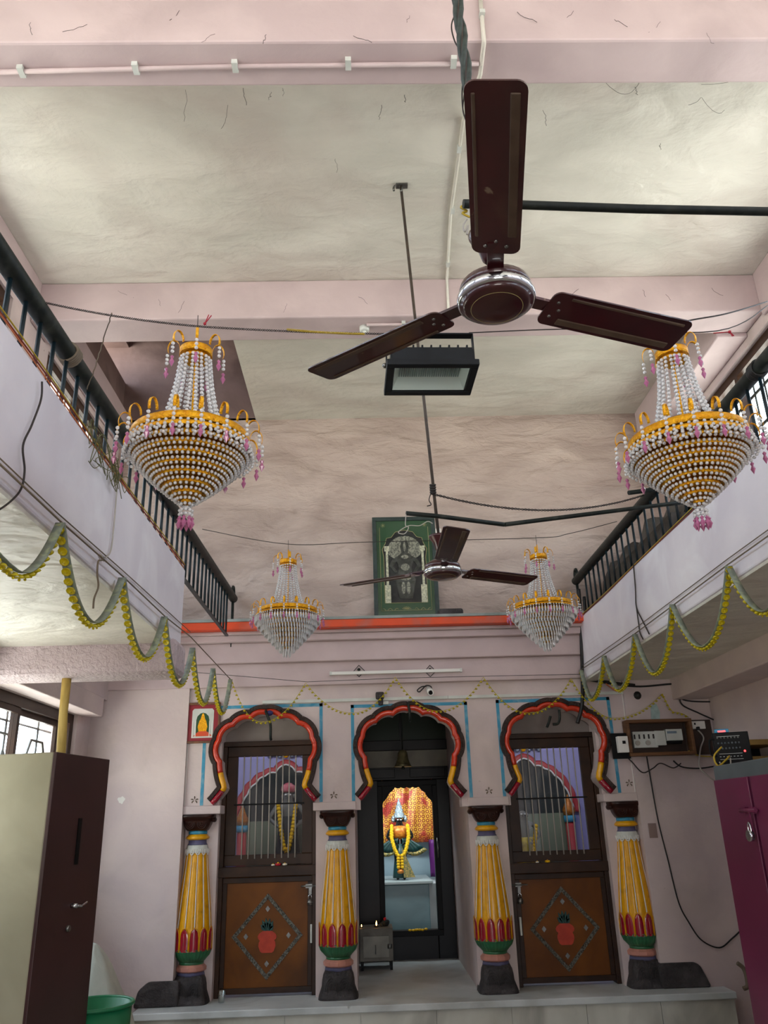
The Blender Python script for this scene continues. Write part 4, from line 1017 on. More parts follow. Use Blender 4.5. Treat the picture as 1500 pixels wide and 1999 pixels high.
for px, py, nm in ((400, 632, 'left'), (1425, 648, 'right')):
    p = at(px, py, Y=2.45); b = MB()
    for dx, dz in ((.022, .035), (.012, .038)): b.tube([p, p+Vector((dx*(1 if px < 800 else .6), 0, dz*(1 if px < 800 else -.5)))], .002, 5)
    if px > 800: b.tube([p, p+Vector((-.06, 0, -.004))], .002, 5)
    b.ball(p, .006, 8, 6)
    tag(b.obj('red_wire_knot', mat('red tape', '#a3142a', .5)), 'red wire ends knotted on the cable near the front %s chandelier' % nm, 'wire')
# small ceiling rose and conduit on the second beam
p = at(712, 637, Y=4.66)
cr_ = thing('ceiling_rose', 'round white junction box on the second beam above the floodlight', 'junction box', (p.x, 4.70, BZ-.02))
MB().lathe([(.022, -.035), (.034, -.03), (.036, .0)], 16, (p.x, 4.80, BZ)).obj('cap', m_white2, cr_); MB().lathe([(.012, -.055), (.014, -.03)], 10, (p.x, 4.80, BZ)).obj('neck', m_white2, cr_)
def conduit(name, label, pts, r, clips, mm=None, up=(0, 0, 1)):
    r_ = thing(name, label, 'conduit', tuple(pts[0])); MB().tube(pts, r, 8).obj('pipe', mm or m_beam, r_)
    for c_ in clips:
        c_ = Vector(c_); k_ = MB(); k_.obox(c_, (1, 0, 0), (0, 1, 0), (0, 0, 1), r*1.2, r*2.4, r*1.1); k_.obj('clip', m_white2, r_)
    return r_
zc = BZ-.012
conduit('painted_conduit', 'pink painted conduit clipped under the nearest beam', [at(-60, 142, Z=zc), at(450, 130, Z=zc), at(935, 124, Z=zc)], .011, [at(*q, Z=zc) for q in ((42, 139), (265, 133), (459, 129), (680, 124), (886, 121))])
conduit('painted_conduit', 'cream conduit running down the ceiling behind the near fan blade', [at(938, -5, Y=y1-.012), at(945, 78, Y=y1-.012), at(945, 84, Z=BZ-.012), at(938, 145, Z=BZ-.012), at(932, 165, Z=BZ-.012), at(905, 235, Z=CZ-.012), at(880, 420, Z=CZ-.012), at(873, 545, Z=CZ-.012), at(876, 612, Y=4.656)], .010,
        [at(*q, Z=CZ-.012) for q in ((897, 290), (884, 410), (875, 515))]+[at(941, 30, Y=y1-.012)], m_ceil)
conduit('painted_conduit', 'pink conduit under the second beam beside the junction box', [at(716, 634, Z=BZ-.012), at(790, 633, Z=BZ-.012), at(815, 632, Z=BZ-.012)], .011, [at(788, 633, Z=BZ-.012)])

# ------------------------------------------------------------------ chandeliers
def chandelier(kind, label):
    r = thing('crystal_chandelier', label, 'chandelier', (0, 0, 0), 'gold and crystal chandeliers'); dr = -.345
    MB().tube([(0, 0, .09), (0, 0, .0), (0, 0, dr-.1)], .004, 8).obj('stem', m_gold, r)
    MB().tube([(-.002, 0, .16), (0, 0, .05)], .0015, 5).obj('hang_wire', m_wire, r)
    def hoop(rad, z, h, t=.002):
        m = MB(); m.lathe([(rad, z-h/2), (rad, z+h/2), (rad-t, z+h/2), (rad-t, z-h/2), (rad, z-h/2)], 48, smooth=True); return m
    hoop(.057, 0, .026).obj('crown_band', m_gold, r); hoop(.046, -.022, .014).obj('crown_band', m_gold, r)
    hoop(.198, dr, .026).obj('main_band', m_gold, r)
    for k in range(4):
        a = k*PI/4; MB().box(-.196, .196, -.004, .004, dr-.008, dr-.005).obj('spoke', m_gold, r).rotation_euler = (0, 0, a)
    # upper strands
    st0 = None; ns = 20
    for i in range(ns):
        if st0 is None:
            m = MB(); nb = 20
            for j in range(nb):
                t = j/(nb-1); rr = .052+.068*t-.012*math.sin(PI*t); z = -.03-(.345-.03)*t
                m.ball((rr, 0, z), .0066, 8, 5)
            st0 = m.obj('bead_strand', m_crystal, r)
        else:
            c_ = st0.copy(); COL.objects.link(c_); c_.parent = r; c_.rotation_euler = (0, 0, 2*PI*i/ns+random.uniform(-.05, .05))
    # curled arms
    def arm(n, r0, z0, sc, drops):
        a0 = None
        for i in range(n):
            an = 2*PI*(i+.5)/n
            if a0 is None:
                m = MB(); pts = [(r0+sc*(.022-.022*math.cos(t)), 0, z0+sc*(.012+.034*math.sin(t))) for t in [PI*1.15*j/9 for j in range(10)]]
                vs = []
                for p in pts: vs += [(p[0], -.005, p[2]), (p[0], .005, p[2])]
                m.add(vs, [(2*j, 2*j+1, 2*j+3, 2*j+2) for j in range(9)], True)
                a0 = m.obj('curled_arm', m_gold, r); s_ = a0.modifiers.new('solid', 'SOLIDIFY'); s_.thickness = .0015
                tip = pts[-1]; m = MB()
                for j in range(3): m.ball((tip[0]+.002, 0, tip[2]-.012-.016*j), .0065, 8, 5)
                b0 = m.obj('bead_drop', m_crystal, a0)
                m = MB(); m.lathe([(0, 0), (.007, -.008), (.0035, -.016), (.009, -.028), (0, -.048)], 6, (tip[0]+.002, 0, tip[2]-.058), smooth=False)
                p0_ = m.obj('pink_pendant', m_pinkc, a0); first = an; a0.rotation_euler = (0, 0, an)
            else:
                c_ = a0.copy(); COL.objects.link(c_); c_.parent = r; c_.rotation_euler = (0, 0, an)
                for q in (b0, p0_):
                    d_ = q.copy(); COL.objects.link(d_); d_.parent = c_
    arm(18, .198, dr+.008, 1.0, 3); arm(7, .057, .008, 1.0, 2)
    # tiers
    if kind == 'round':
        m = MB(); n = 54
        for i in range(n):
            a = 2*PI*i/n
            for j in range(4):
                t = j/5; rr = .200+.012*math.sin(t*PI*.8); m.ball((rr*math.cos(a), rr*math.sin(a), dr-.02-.016*j), .0065, 6, 4)
        m.obj('bead_curtain', m_crystal, r)
        NT = 9
        for k in range(NT):
            t = k/(NT-1); rad = .185*(1-t**1.35)+.018; z = dr-.03-.19*t
            hoop(rad, z, .015, .0015).obj('tier_hoop', m_gold, r); m = MB(); n = max(8, int(2*PI*rad/.0175))
            for i in range(n):
                a = 2*PI*i/n
                for j in range(2): m.ball(((rad+.001-.012*j)*math.cos(a), (rad+.001-.012*j)*math.sin(a), z-.013-.011*j), .0062, 6, 4)
            m.obj('bead_fringe', m_crystal, r)
        m = MB()
        for i in range(9):
            a = 2*PI*i/9; x, y = .02*math.cos(a), .02*math.sin(a)
            for j in range(2): m.ball((x, y, dr-.255-.014*j), .006, 6, 4)
        m.obj('bead_cluster', m_crystal, r)
        for i in range(8):
            a = 2*PI*i/8; x, y = .022*math.cos(a), .022*math.sin(a)
            MB().lathe([(0, 0), (.007, -.008), (.0035, -.014), (.009, -.026), (0, -.044)], 6, (x, y, dr-.275), smooth=False).obj('pink_pendant', m_pinkc, r)
    else:
        NT = 9
        for k in range(NT):
            t = k/(NT-1); rad = .188*(1-t**1.1)+.022; z = dr-.025-.215*t
            hoop(rad, z, .008, .0015).obj('tier_hoop', m_gold, r); m = MB(); n = max(7, int(2*PI*rad/.0185))
            for i in range(n):
                a = 2*PI*i/n; x, y = rad*math.cos(a), rad*math.sin(a)
                m.ball((x, y, z-.010), .0052, 6, 4)
                m.lathe([(0, 0), (.0055, -.006), (.0062, -.036), (0, -.048)], 5, (x*1.01, y*1.01, z-.016), smooth=False)
            m.obj('crystal_fringe', m_crystal, r)
    return r
cA = chandelier('round', 'front left chandelier of round beads with pink drops at its tip')
pc = at(383, 690, Y=2.45); cA.location = pc
pc2 = at(1312, 694, Y=2.45)
dup(cA, pc2, (0, 0, .4), 'front right chandelier of round beads, top hidden behind a fan blade')
cB = chandelier('long', 'rear left chandelier with long clear crystal drops left of the framed picture')
cB.location = at(563, 1098, Y=5.2); cB.location.z -= .0
dup(cB, at(1051, 1088, Y=5.2), (0, 0, .3), 'rear right chandelier with long clear crystal drops beside the rear fan')

# ------------------------------------------------------------------ garlands
fl0 = {}
def garland(label, attach, bottoms, wdir, wid, m_front, spacing, hang):
    r = thing('flower_garland', label, 'garland', tuple(attach[0])); wdir = Vector(wdir); flowers = 0
    for i in range(len(bottoms)):
        a, b, q = Vector(attach[i]), Vector(attach[i+1]), Vector(bottoms[i]); pts = []
        for k in range(-14, 15):
            s = k/14; e = a if s < 0 else b; t = abs(s); pts.append(Vector((q.x+(e.x-q.x)*t**.85, q.y+(e.y-q.y)*t**.85, q.z+(e.z-q.z)*t**1.75)))
        m = MB(); vs = []
        for p in pts: vs += [p-wdir*wid/2, p+wdir*wid/2]
        m.add(vs, [(2*j, 2*j+1, 2*j+3, 2*j+2) for j in range(len(pts)-1)], True)
        rb = m.obj('ribbon', m_front, r); s_ = rb.modifiers.new('solid', 'SOLIDIFY'); s_.thickness = .0025
        # edge frill
        # flowers on the outer side
        L_ = 0; nxt = spacing*.5
        for j in range(len(pts)-1):
            seg = pts[j+1]-pts[j]; l = seg.length
            while nxt < L_+l:
                p = pts[j]+seg*((nxt-L_)/l); d = seg.normalized(); out = d.cross(wdir)
                if out.z > 0 or (abs(out.z) < .05 and (out.dot(Vector((a-b))) > 0) == (j < 14)) and False: out = -out
                if hang: out = Vector((0, 0, -1))
                key = (hang,)
                if key not in fl0:
                    f_ = MB(); f_.lathe([(.003, 0), (.010, .003), (.0155, .012), (.012, .010), (.002, .004)], 9, (0, 0, 0), fn=lambda rr, z, an: rr*(1+.15*math.sin(an*4.5)))
                    f_.ball((0, 0, .016), .0045, 6, 4)
                    o = f_.obj('flower', m_flow); fl0[key] = o
                else:
                    o = fl0[key].copy(); COL.objects.link(o)
                o.parent = r; o.location = p+out*.003-ORG[r.name]
                o.rotation_euler = out.to_track_quat('Z', 'Y').to_euler(); sc = wid/.030 if not hang else .8
                o.scale = (sc, sc, sc); flowers += 1; nxt += spacing
            L_ += l
    return r
XGL, XGR = -1.065, 1.785
la = [at(*q, X=XGL) for q in ((-150, 800), (118, 1021), (239, 1128), (321, 1204))]+[at(376, 1265, X=-1.08), at(416, 1305, X=-1.11), at(450, 1326, Y=6.66)]
lb = [at(*q, X=XGL) for q in ((26, 1114), (173, 1213), (277, 1281), (347, 1334))]+[at(395, 1371, X=-1.09), at(432, 1390, X=-1.12)]
garland('yellow flower garland draped in swags below the left balcony', la, lb, (1, 0, 0), .034, m_ribf, .040, False)
ra = [at(1135, 1308, X=XGR), at(1180, 1280, X=XGR), at(1240, 1238, X=XGR), at(1313, 1180, X=XGR), at(1423, 1105, X=XGR), at(1600, 980, X=XGR)]
rb_ = [at(1157, 1364, X=XGR), at(1212, 1345, X=XGR), at(1282, 1312, X=XGR), at(1379, 1261, X=XGR), at(1500, 1192, X=XGR)]
garland('yellow flower garland draped in swags below the right balcony', ra, rb_, (1, 0, 0), .034, m_ribf, .036, False)
GY = FY-.09
fa = [at(*q, Y=GY) for q in ((452, 1327), (597, 1333), (772, 1322), (944, 1322), (1115, 1325), (1294, 1354), (1345, 1400))]
fb = [at(*q, Y=GY) for q in ((512, 1410), (690, 1392), (856, 1388), (1034, 1392), (1200, 1402), (1318, 1390))]
garland('thin yellow flower garland swagged across the shrine front', fa, fb, (0, 1, 0), .010, m_flow, .036, True)
# string lines carrying the garlands
tag(MB().tube([at(-60, 850, X=-1.07), at(115, 1015, X=-1.075), at(240, 1125, X=-1.075), at(322, 1203, X=-1.075), at(372, 1243, X=-1.08), at(450, 1326, Y=6.67)], .0035, 6).obj('garland_wire', m_cord), 'grey wire along the left balcony face carrying the garland', 'wire')
tag(MB().tube([at(1600, 975, X=1.79), at(1423, 1101, X=1.80), at(1240, 1237, X=1.80), at(1134, 1308, X=1.795)], .0035, 6).obj('garland_wire', m_cord), 'grey wire along the right balcony face carrying the garland', 'wire')
tag(MB().tube([at(1600, 962, X=1.805), at(1423, 1090, X=1.81), at(1240, 1227, X=1.81), at(1134, 1302, X=1.805)], .0025, 6).obj('garland_wire', m_cord), 'second thinner wire above the garland wire on the right balcony', 'wire')
tag(MB().tube([at(-60, 838, X=-1.09), at(115, 1004, X=-1.09), at(240, 1114, X=-1.09), at(372, 1234, X=-1.09)], .0025, 6).obj('garland_wire', m_cord), 'second thinner wire above the garland wire on the left balcony', 'wire')
tag(MB().tube([at(375, 1312, Y=FY-.06), at(600, 1331, Y=GY), at(772, 1324, Y=GY), at(944, 1320, Y=GY), at(1140, 1316, Y=FY-.06)], .0022, 5).obj('garland_wire', m_wire), 'thin wire across the shrine front above the arches', 'wire')
cable('hanging_string', 'frayed brown string knotted on the left balcony wire', [at(*q, X=-1.07) for q in ((196, 1085), (200, 1093), (192, 1096), (190, 1120), (192, 1145), (184, 1168), (182, 1188))], .004, m_cord, 'string')
cable('looped_wire', 'grey wire looping down the left balcony face to the knot', [at(*q, X=-1.09) for q in ((233, 920), (228, 960), (222, 1030), (216, 1075), (205, 1088), (196, 1082), (203, 1095))], .0035, m_cablew, 'wire')
cable('black_wire', 'black wire curving down the left balcony face', [at(*q, X=-1.085) for q in ((82, 745), (80, 780), (62, 830), (45, 870), (48, 920), (38, 960), (0, 994), (-30, 1000))], .0035, m_wire, 'wire')
for k, (mm, off, cl) in enumerate(((m_cabler, 0, 'red'), (m_cabley, .008, 'yellow'), (m_cablep, -.007, 'orange'))):
    cable('edge_cable', '%s cable along the top edge of the left balcony' % cl, [(-1.097+off*.3, y, 3.118+off+.006*math.sin(y*3+k)) for y in (1.2, 1.8, 2.4, 3.0, 3.6, 4.2, 4.7)], .003, mm)
    if k < 2: cable('edge_cable', '%s cable along the top edge of the right balcony' % cl, [(1.817-off*.3, y, 3.178+off+.006*math.sin(y*3+k)) for y in (2.0, 3.0, 4.0, 5.0, 5.8, 6.4, 6.6)], .003, mm)
tg = MB()
for q in range(12):
    y0_ = 2.7+random.uniform(0, .6); pts = [(-1.085, y0_, 3.12)]
    for j in range(5): pts.append((-1.08+random.uniform(-.01, .015), y0_+random.uniform(-.10, .12), 3.12+random.uniform(-.13, .05)))
    tg.tube(smooth_path(pts, 6), .0018, 5)
tag(tg.obj('tangled_wires', mat('olive wire', '#5c5a34', .5)), 'tangle of thin olive wires hanging over the left balcony edge', 'wires')
cable('dangling_wire', 'dark wire hanging down the right balcony face', [at(*q, X=1.812) for q in ((1237, 1100), (1241, 1150), (1243, 1185), (1254, 1210), (1268, 1238))], .004, m_wire, 'wire')
cable('dangling_wire', 'forked end of the dark wire on the right balcony face', [at(*q, X=1.812) for q in ((1243, 1185), (1247, 1215), (1250, 1235), (1256, 1248))], .004, m_wire, 'wire')

# ------------------------------------------------------------------ things on the ledge
PY = 6.70
def framed(label, name, p0_, p1_, y, mount, fr, d, fw):
    x0, x1, z0, z1 = p0_.x, p1_.x, p0_.z, p1_.z
    r = thing(name, label, 'framed picture', ((x0+x1)/2, y, z0)); f = MB()
    f.fxz(x0, x1, y-d, y, z0, z1, fw)
    f.obj('frame', fr, r, bevel=.004); MB().box(x0+fw*.8, x1-fw*.8, y-d*.5, y-.002, z0+fw*.8, z1-fw*.8).obj('mount', mount, r); return r, y-d*.5
zL = 3.224
pa = at(733, 1183, Y=PY); pb = at(848, 1010, Y=PY)
pa = Vector((pa.x-.01, PY, zL)); pb = Vector((pb.x, PY, pb.z))
fr, yy = framed('large dark green framed picture of a standing idol on the orange ledge', 'framed_picture', pa, pb, PY, m_gpic, m_frameg, .035, .035)
x0, x1, z0, z1 = pa.x, pb.x, pa.z, pb.z; W_, H_ = x1-x0, z1-z0
def Q(u, v): return (x0+W_*u, z0+H_*v)
ln = MB()
def line(mb, pts, r_, y): mb.tube([(a, y, b) for a, b in pts], r_, 5)
for u in (.115, .885): line(ln, [Q(u, .09), Q(u, .90)], .002, yy-.001)
line(ln, [Q(.115, .09), Q(.885, .09)], .002, yy-.001)
archp = [Q(.17, .16), Q(.17, .60), Q(.15, .68), Q(.20, .74), Q(.22, .79), Q(.30, .80), Q(.36, .85), Q(.5, .87), Q(.64, .85), Q(.70, .80), Q(.78, .79), Q(.80, .74), Q(.85, .68), Q(.83, .60), Q(.83, .16)]
line(ln, archp+[archp[0]], .0025, yy-.003)
for cu, cv in ((.17, .92), (.83, .92)):
    for a in range(8): c_ = Q(cu, cv); line(ln, [c_, (c_[0]+.022*math.cos(a*PI/4), c_[1]+.022*math.sin(a*PI/4))], .0012, yy-.001)
c_ = Q(.5, .10)
for a in range(-3, 4): line(ln, [c_, (c_[0]+.045*math.sin(a*.35), c_[1]+.035*math.cos(a*.35)-.01)], .0025, yy-.001)
for sx in (-1, 1):
    line(ln, [(c_[0]+sx*(.07+.012*t+.0), c_[1]+.012*math.sin(t*1.3)) for t in range(12)], .002, yy-.001)
ln.obj('gold_ornament', m_pline, fr)
MB().plate(archp, yy-.003, yy).obj('dark_print', m_pdark, fr)
cl = MB()
for u in (.22, .78):
    a, b = Q(u-.045, .16), Q(u+.045, .33); cl.box(a[0], b[0], yy-.006, yy-.002, a[1], b[1]); a, b = Q(u-.018, .33), Q(u+.018, .66); cl.box(a[0], b[0], yy-.006, yy-.002, a[1], b[1])
    a, b = Q(u-.04, .66), Q(u+.04, .71); cl.box(a[0], b[0], yy-.006, yy-.002, a[1], b[1])
cl.obj('printed_columns', m_plight, fr)
ha = MB(); c_ = Q(.5, .66); ha.plate([(c_[0]+W_*.27*math.cos(a), c_[1]+H_*.15*math.sin(a)*(1 if math.sin(a) > 0 else .6)) for a in [2*PI*i/24 for i in range(24)]], yy-.005, yy-.002); ha.obj('printed_halo', m_pmid, fr)
fg = MB()
body = [(.5, .76), (.55, .75), (.57, .70), (.55, .64), (.60, .615), (.70, .575), (.75, .515), (.66, .45), (.62, .455), (.69, .515), (.63, .56), (.60, .50), (.61, .44), (.66, .38), (.62, .26), (.60, .20), (.40, .20), (.38, .26), (.34, .38), (.39, .44), (.40, .50), (.37, .56), (.31, .515), (.38, .455), (.34, .45), (.25, .515), (.30, .575), (.40, .615), (.45, .64), (.43, .70), (.45, .75)]
fg.plate([Q(*p) for p in body], yy-.009, yy-.004); fg.obj('printed_figure', mat('dark grey print', '#4f514c', 0.5, col2='#35372f', scale=30, spec=.2), fr)
fh = MB()
for p in ((.5, .70, .02, .05), (.5, .50, .07, .035), (.5, .40, .09, .03), (.46, .30, .03, .06), (.54, .30, .03, .06), (.5, .60, .06, .02)):
    a, b = Q(p[0]-p[2], p[1]-p[3]), Q(p[0]+p[2], p[1]+p[3]); fh.plate([((a[0]+b[0])/2+(b[0]-a[0])/2*math.cos(t), (a[1]+b[1])/2+(b[1]-a[1])/2*math.sin(t)) for t in [2*PI*i/12 for i in range(12)]], yy-.011, yy-.006)
fh.obj('printed_drapery', m_plight if 0 else m_pmid, fr)
MB().box(x0+.03, x1-.03, yy-.0135, yy-.012, z0+.03, z1-.03).obj('glazing', glass_mat('picture glass', '#ffffff', 0.012), fr)
q = at(880, 1180, Y=6.66)
tag(MB().box(q.x-.115, q.x+.10, 6.60, 6.72, zL, zL+.075).obj('stone_slab', m_stone, bevel=.02), 'dark stone slab on the ledge right of the framed picture', 'stone')
# red framed picture on the wall
fr, yy = framed('small red framed print of a golden idol on the wall left of the shrine', 'framed_picture', at(360, 1452, Y=FY-.01), at(432, 1371, Y=FY-.01), FY-.004, m_redm, m_framew, .022, .018)
a_, b_ = at(360, 1452, Y=FY-.01), at(432, 1371, Y=FY-.01); x0, x1, z0, z1 = a_.x, b_.x, a_.z, b_.z; W_, H_ = x1-x0, z1-z0
def pl(name, pts, mm, l): MB().plate([Q(*p) for p in pts], yy-.001-.001*l, yy-.0002).obj(name, mm, fr)
pl('white_archway', [(.19, .13), (.81, .13), (.81, .80), (.76, .85), (.24, .85), (.19, .80)], m_white2, 1)
pl('dark_niche', [(.30, .20), (.70, .20), (.70, .52), (.66, .66), (.58, .73), (.5, .75), (.42, .73), (.34, .66), (.30, .52)], m_gpic, 2)
pl('golden_figure', [(.40, .26), (.60, .26), (.64, .40), (.60, .54), (.56, .60), (.53, .70), (.5, .74), (.47, .70), (.44, .60), (.40, .54), (.36, .40)], m_gold, 3)
pl('orange_base', [(.24, .17), (.78, .17), (.70, .24), (.62, .29), (.40, .29), (.32, .24)], m_orange, 4)
for u in (.22, .30, .70, .78): pl('printed_column', [(u-.012, .15), (u+.012, .15), (u+.012, .55), (u-.012, .55)], m_white, 5)

# ------------------------------------------------------------------ fittings on the shrine front
TY = FY-.06
a_, b_ = at(646, 1316, Y=TY), at(900, 1308, Y=TY); zc_ = (a_.z+b_.z)/2
tl = thing('tube_light', 'unlit white tube light fixed above the central arch', 'tube light', (a_.x, TY, zc_))
MB().obox(((a_.x+b_.x)/2, TY-.012, zc_), (1, 0, 0), (0, 1, 0), (0, 0, 1), (b_.x-a_.x)/2-.008, .012, .013).obj('batten', m_white, tl, bevel=.003)
for x in (a_.x, b_.x): MB().obox((x, TY-.012, zc_), (1, 0, 0), (0, 1, 0), (0, 0, 1), .008, .014, .015).obj('end_cap', m_white2, tl)
for px in (701, 840):
    p = at(px, 1309, Y=TY); m = MB(); m.tube([(p.x-.045, TY+.005, p.z-.005), (p.x, TY+.005, p.z+.045), (p.x+.05, TY+.005, p.z-.005), (p.x, TY+.005, p.z-.05)], .004, 6, closed=True); m.ball((p.x, TY+.003, p.z+.008), .014, 8, 6)
    m.obj('bracket', m_sash, tl)
a_, b_ = at(513, 1372, Y=FY-.008), at(1232, 1353, Y=FY-.008)
ct = thing('trunking', 'white plastic cable trunking running above the three arches', 'trunking', tuple(a_)); m = MB()
zt1 = 2.575; m.box(a_.x, (a_.x+b_.x)/2-.002, FY-.02, FY, zt1-.012, zt1+.012); m.obj('duct', m_white2, ct); m = MB(); m.box((a_.x+b_.x)/2+.002, b_.x, FY-.02, FY, zt1-.012, zt1+.012); m.obj('duct', m_white2, ct)
p = at(838, 1348, Y=FY-.05)
cm = thing('security_camera', 'small white bullet camera above the central arch', 'camera', tuple(p)); m = MB(); 
m.tube([(p.x, FY, p.z+.02), (p.x, FY-.03, p.z+.015), (p.x+.002, FY-.06, p.z)], [.02, .022, .025], 14); m.tube([(p.x+.002, FY-.055, p.z+.002), (p.x+.006, FY-.14, p.z-.03)], .026, 16); m.obj('barrel', m_white, cm)
MB().tube([(p.x+.0055, FY-.137, p.z-.029), (p.x+.0062, FY-.1415, p.z-.0305)], .018, 16).obj('lens', m_black, cm)
cable('camera_cable', 'coil of black cable beside the bullet camera', [(p.x-.02, FY-.02, p.z+.04), (p.x-.06, FY-.03, p.z+.035), (p.x-.095, FY-.02, p.z+.01), (p.x-.08, FY-.025, p.z-.005), (p.x-.05, FY-.02, p.z+.02), (p.x-.02, FY-.025, p.z+.045), (p.x+.02, FY-.02, p.z+.035), (p.x+.025, FY-.02, p.z-.01)], .005, m_cable)
p = at(742, 1364, Y=FY-.03)
bx = thing('bulb_holder', 'brown bulb holder on the trunking left of the camera', 'lamp holder', tuple(p))
MB().box(p.x-.035, p.x+.035, FY-.05, FY, p.z-.005, p.z+.055).obj('block', m_stone, bx, bevel=.012); MB().lathe([(.018, -.05), (.022, -.03), (.022, 0)], 12, (p.x+.005, FY-.03, p.z-.004)).obj('socket', m_stone, bx)
MB().box(p.x+.025, p.x+.07, FY-.03, FY, p.z-.045, p.z-.02).obj('plug', m_white2, bx)
# iron hooks over the arches
for px, y0_, y1_ in ((797, 1372, 1404), (520, 1388, 1440)):
    p, q = at(px, y0_, Y=FY-.05), at(px+(3 if px > 700 else 8), y1_, Y=FY-.05)
    m = MB(); m.tube(smooth_path([(p.x, FY-.0, p.z), (p.x, FY-.07, p.z-.01), (q.x, FY-.075, (p.z+q.z)/2), (q.x+.003, FY-.06, q.z), (q.x+.003, FY-.02, q.z-.01)], 5), .011, 8)
    tag(m.obj('iron_hook', m_sash), 'black iron hook over the top of the %s arch' % ('central' if px > 700 else 'left'), 'hook')
p = at(527, 1392, Y=FY-.05); tag(MB().ball((p.x, FY-.05, p.z), .028, 10, 6, sz=.8).obj('blue_ribbon', mat('blue cloth', '#28275c', .6)), 'dark blue cloth knot at the top of the left arch', 'cloth')
for k, pts in enumerate((((1092, 1385), (1093, 1400), (1090, 1412), (1080, 1414)), ((1075, 1398), (1072, 1410), (1068, 1420)))):
    m = MB(); m.tube(smooth_path([at(*q, Y=FY-.07-.01*k) for q in pts], 5), .011, 8)
    tag(m.obj('iron_hook', m_sash), ['curved black hook on the top of the right arch', 'short black hook end below the right arch top'][k], 'hook')
# bell
p = at(786, 1465, Y=7.5); br = at(786, 1497, Y=7.5); bw = (at(804, 1497, Y=7.5).x-at(769, 1497, Y=7.5).x)/2; hB = p.z-br.z
bl = thing('brass_bell', 'dull brass bell hanging in the central sanctum passage', 'bell', (p.x, 7.5, br.z))
MB().lathe([(bw*.9, .002), (bw, 0), (bw*.85, hB*.15), (bw*.62, hB*.45), (bw*.55, hB*.85), (bw*.35, hB), (0, hB*1.05)], 24, (p.x, 7.5, br.z)).obj('bell_body', mat('dull brass', '#8a835e', .4, .7, col2='#45422e', scale=12), bl)
MB().tube([(p.x, 7.5, br.z+hB), (p.x, 7.5, 2.72)], .006, 8).obj('rod', m_sash, bl)
MB().ball((p.x, 7.5, br.z-.012), .016, 8, 6).obj('clapper', m_sash, bl)
# metal offering chest with lamps
cx0, cx1 = -.105, .19; cy = 7.92
ch = thing('steel_chest', 'grey steel cash chest on the floor left in the sanctum passage', 'chest', (.05, cy, PZ))
c_ = MB(); zt_c = at(745, 1812, Y=cy).z
c_.box(cx0, cx1, cy, cy+.30, PZ+.07, zt_c); c_.obj('body', mat('scuffed grey steel', '#6a675e', .5, .3, col2='#55524a', scale=6, stain='#3a2f28', stain_scale=7, stain_amt=.6), ch, bevel=.004)
dd = MB().box(cx0+.03, cx1-.035, cy-.008, cy, PZ+.10, zt_c-.06).obj('door', mat('worn grey door', '#7a786e', .45, .3, col2='#66645b', scale=6), ch, bevel=.002)
MB().tube([(cx0+.14, cy-.02, PZ+.13), (cx0+.14, cy-.02, PZ+.20)], .004, 6).obj('handle', m_steel, dd)
for x in (cx0+.02, cx1-.02):
    for y in (cy+.02, cy+.27): MB().box(x-.012, x+.012, y-.012, y+.012, PZ, PZ+.07).obj('leg', m_black, ch)
MB().lathe([(0, -.02), (.020, -.018), (.022, 0), (.018, .018), (0, .02)], 12, (cx1-.03, cy-.03, zt_c-.14)).obj('lock_body', m_steel, thing('padlock', 'round steel padlock on the cash chest', 'padlock', (cx1-.03, cy-.03, zt_c-.14)))
for (px, s_, lab) in ((735, 1.0, 'lit oil lamp on top of the grey steel chest'), (706, .55, 'tiny oil lamp flame beside the passage wall on the chest')):
    x = max(at(px, 1800, Y=cy+.08).x, cx0+.012); l_ = thing('oil_lamp', lab, 'oil lamp', (x, cy+.08, zt_c))
    MB().lathe([(.012*s_, 0), (.024*s_, .008*s_), (.026*s_, .014*s_), (.018*s_, .010*s_)], 14, (x, cy+.08, zt_c)).obj('dish', m_stone, l_)
    MB().lathe([(.001, 0), (.007*s_, .012*s_), (.005*s_, .024*s_), (0, .042*s_)], 10, (x, cy+.08, zt_c+.012*s_)).obj('flame', m_flame, l_)
x = at(752, 1800, Y=cy+.12).x
v = thing('offering_pile', 'dark heap of cloth and wilted flowers behind the oil lamp', 'offering', (x, cy+.16, zt_c)); m = MB()
for q in range(7): m.ball((x+random.uniform(-.03, .03), cy+.16+random.uniform(-.03, .03), zt_c+random.uniform(.01, .05)), .022, 8, 5)
m.obj('cloth', m_shade, v); MB().ball((x+.0, cy+.13, zt_c+.06), .014, 6, 4).obj('petals', m_petr, v)
x = at(431, 1932, Y=6.75).x
v = thing('plastic_cup', 'clear plastic cup on the platform before the left door', 'cup', (x, 6.80, PZ))
MB().lathe([(.022, 0), (.030, .075), (.032, .078), (.029, .074), (.021, .003)], 20, (x, 6.80, PZ)).obj('cup_wall', m_clear, v)

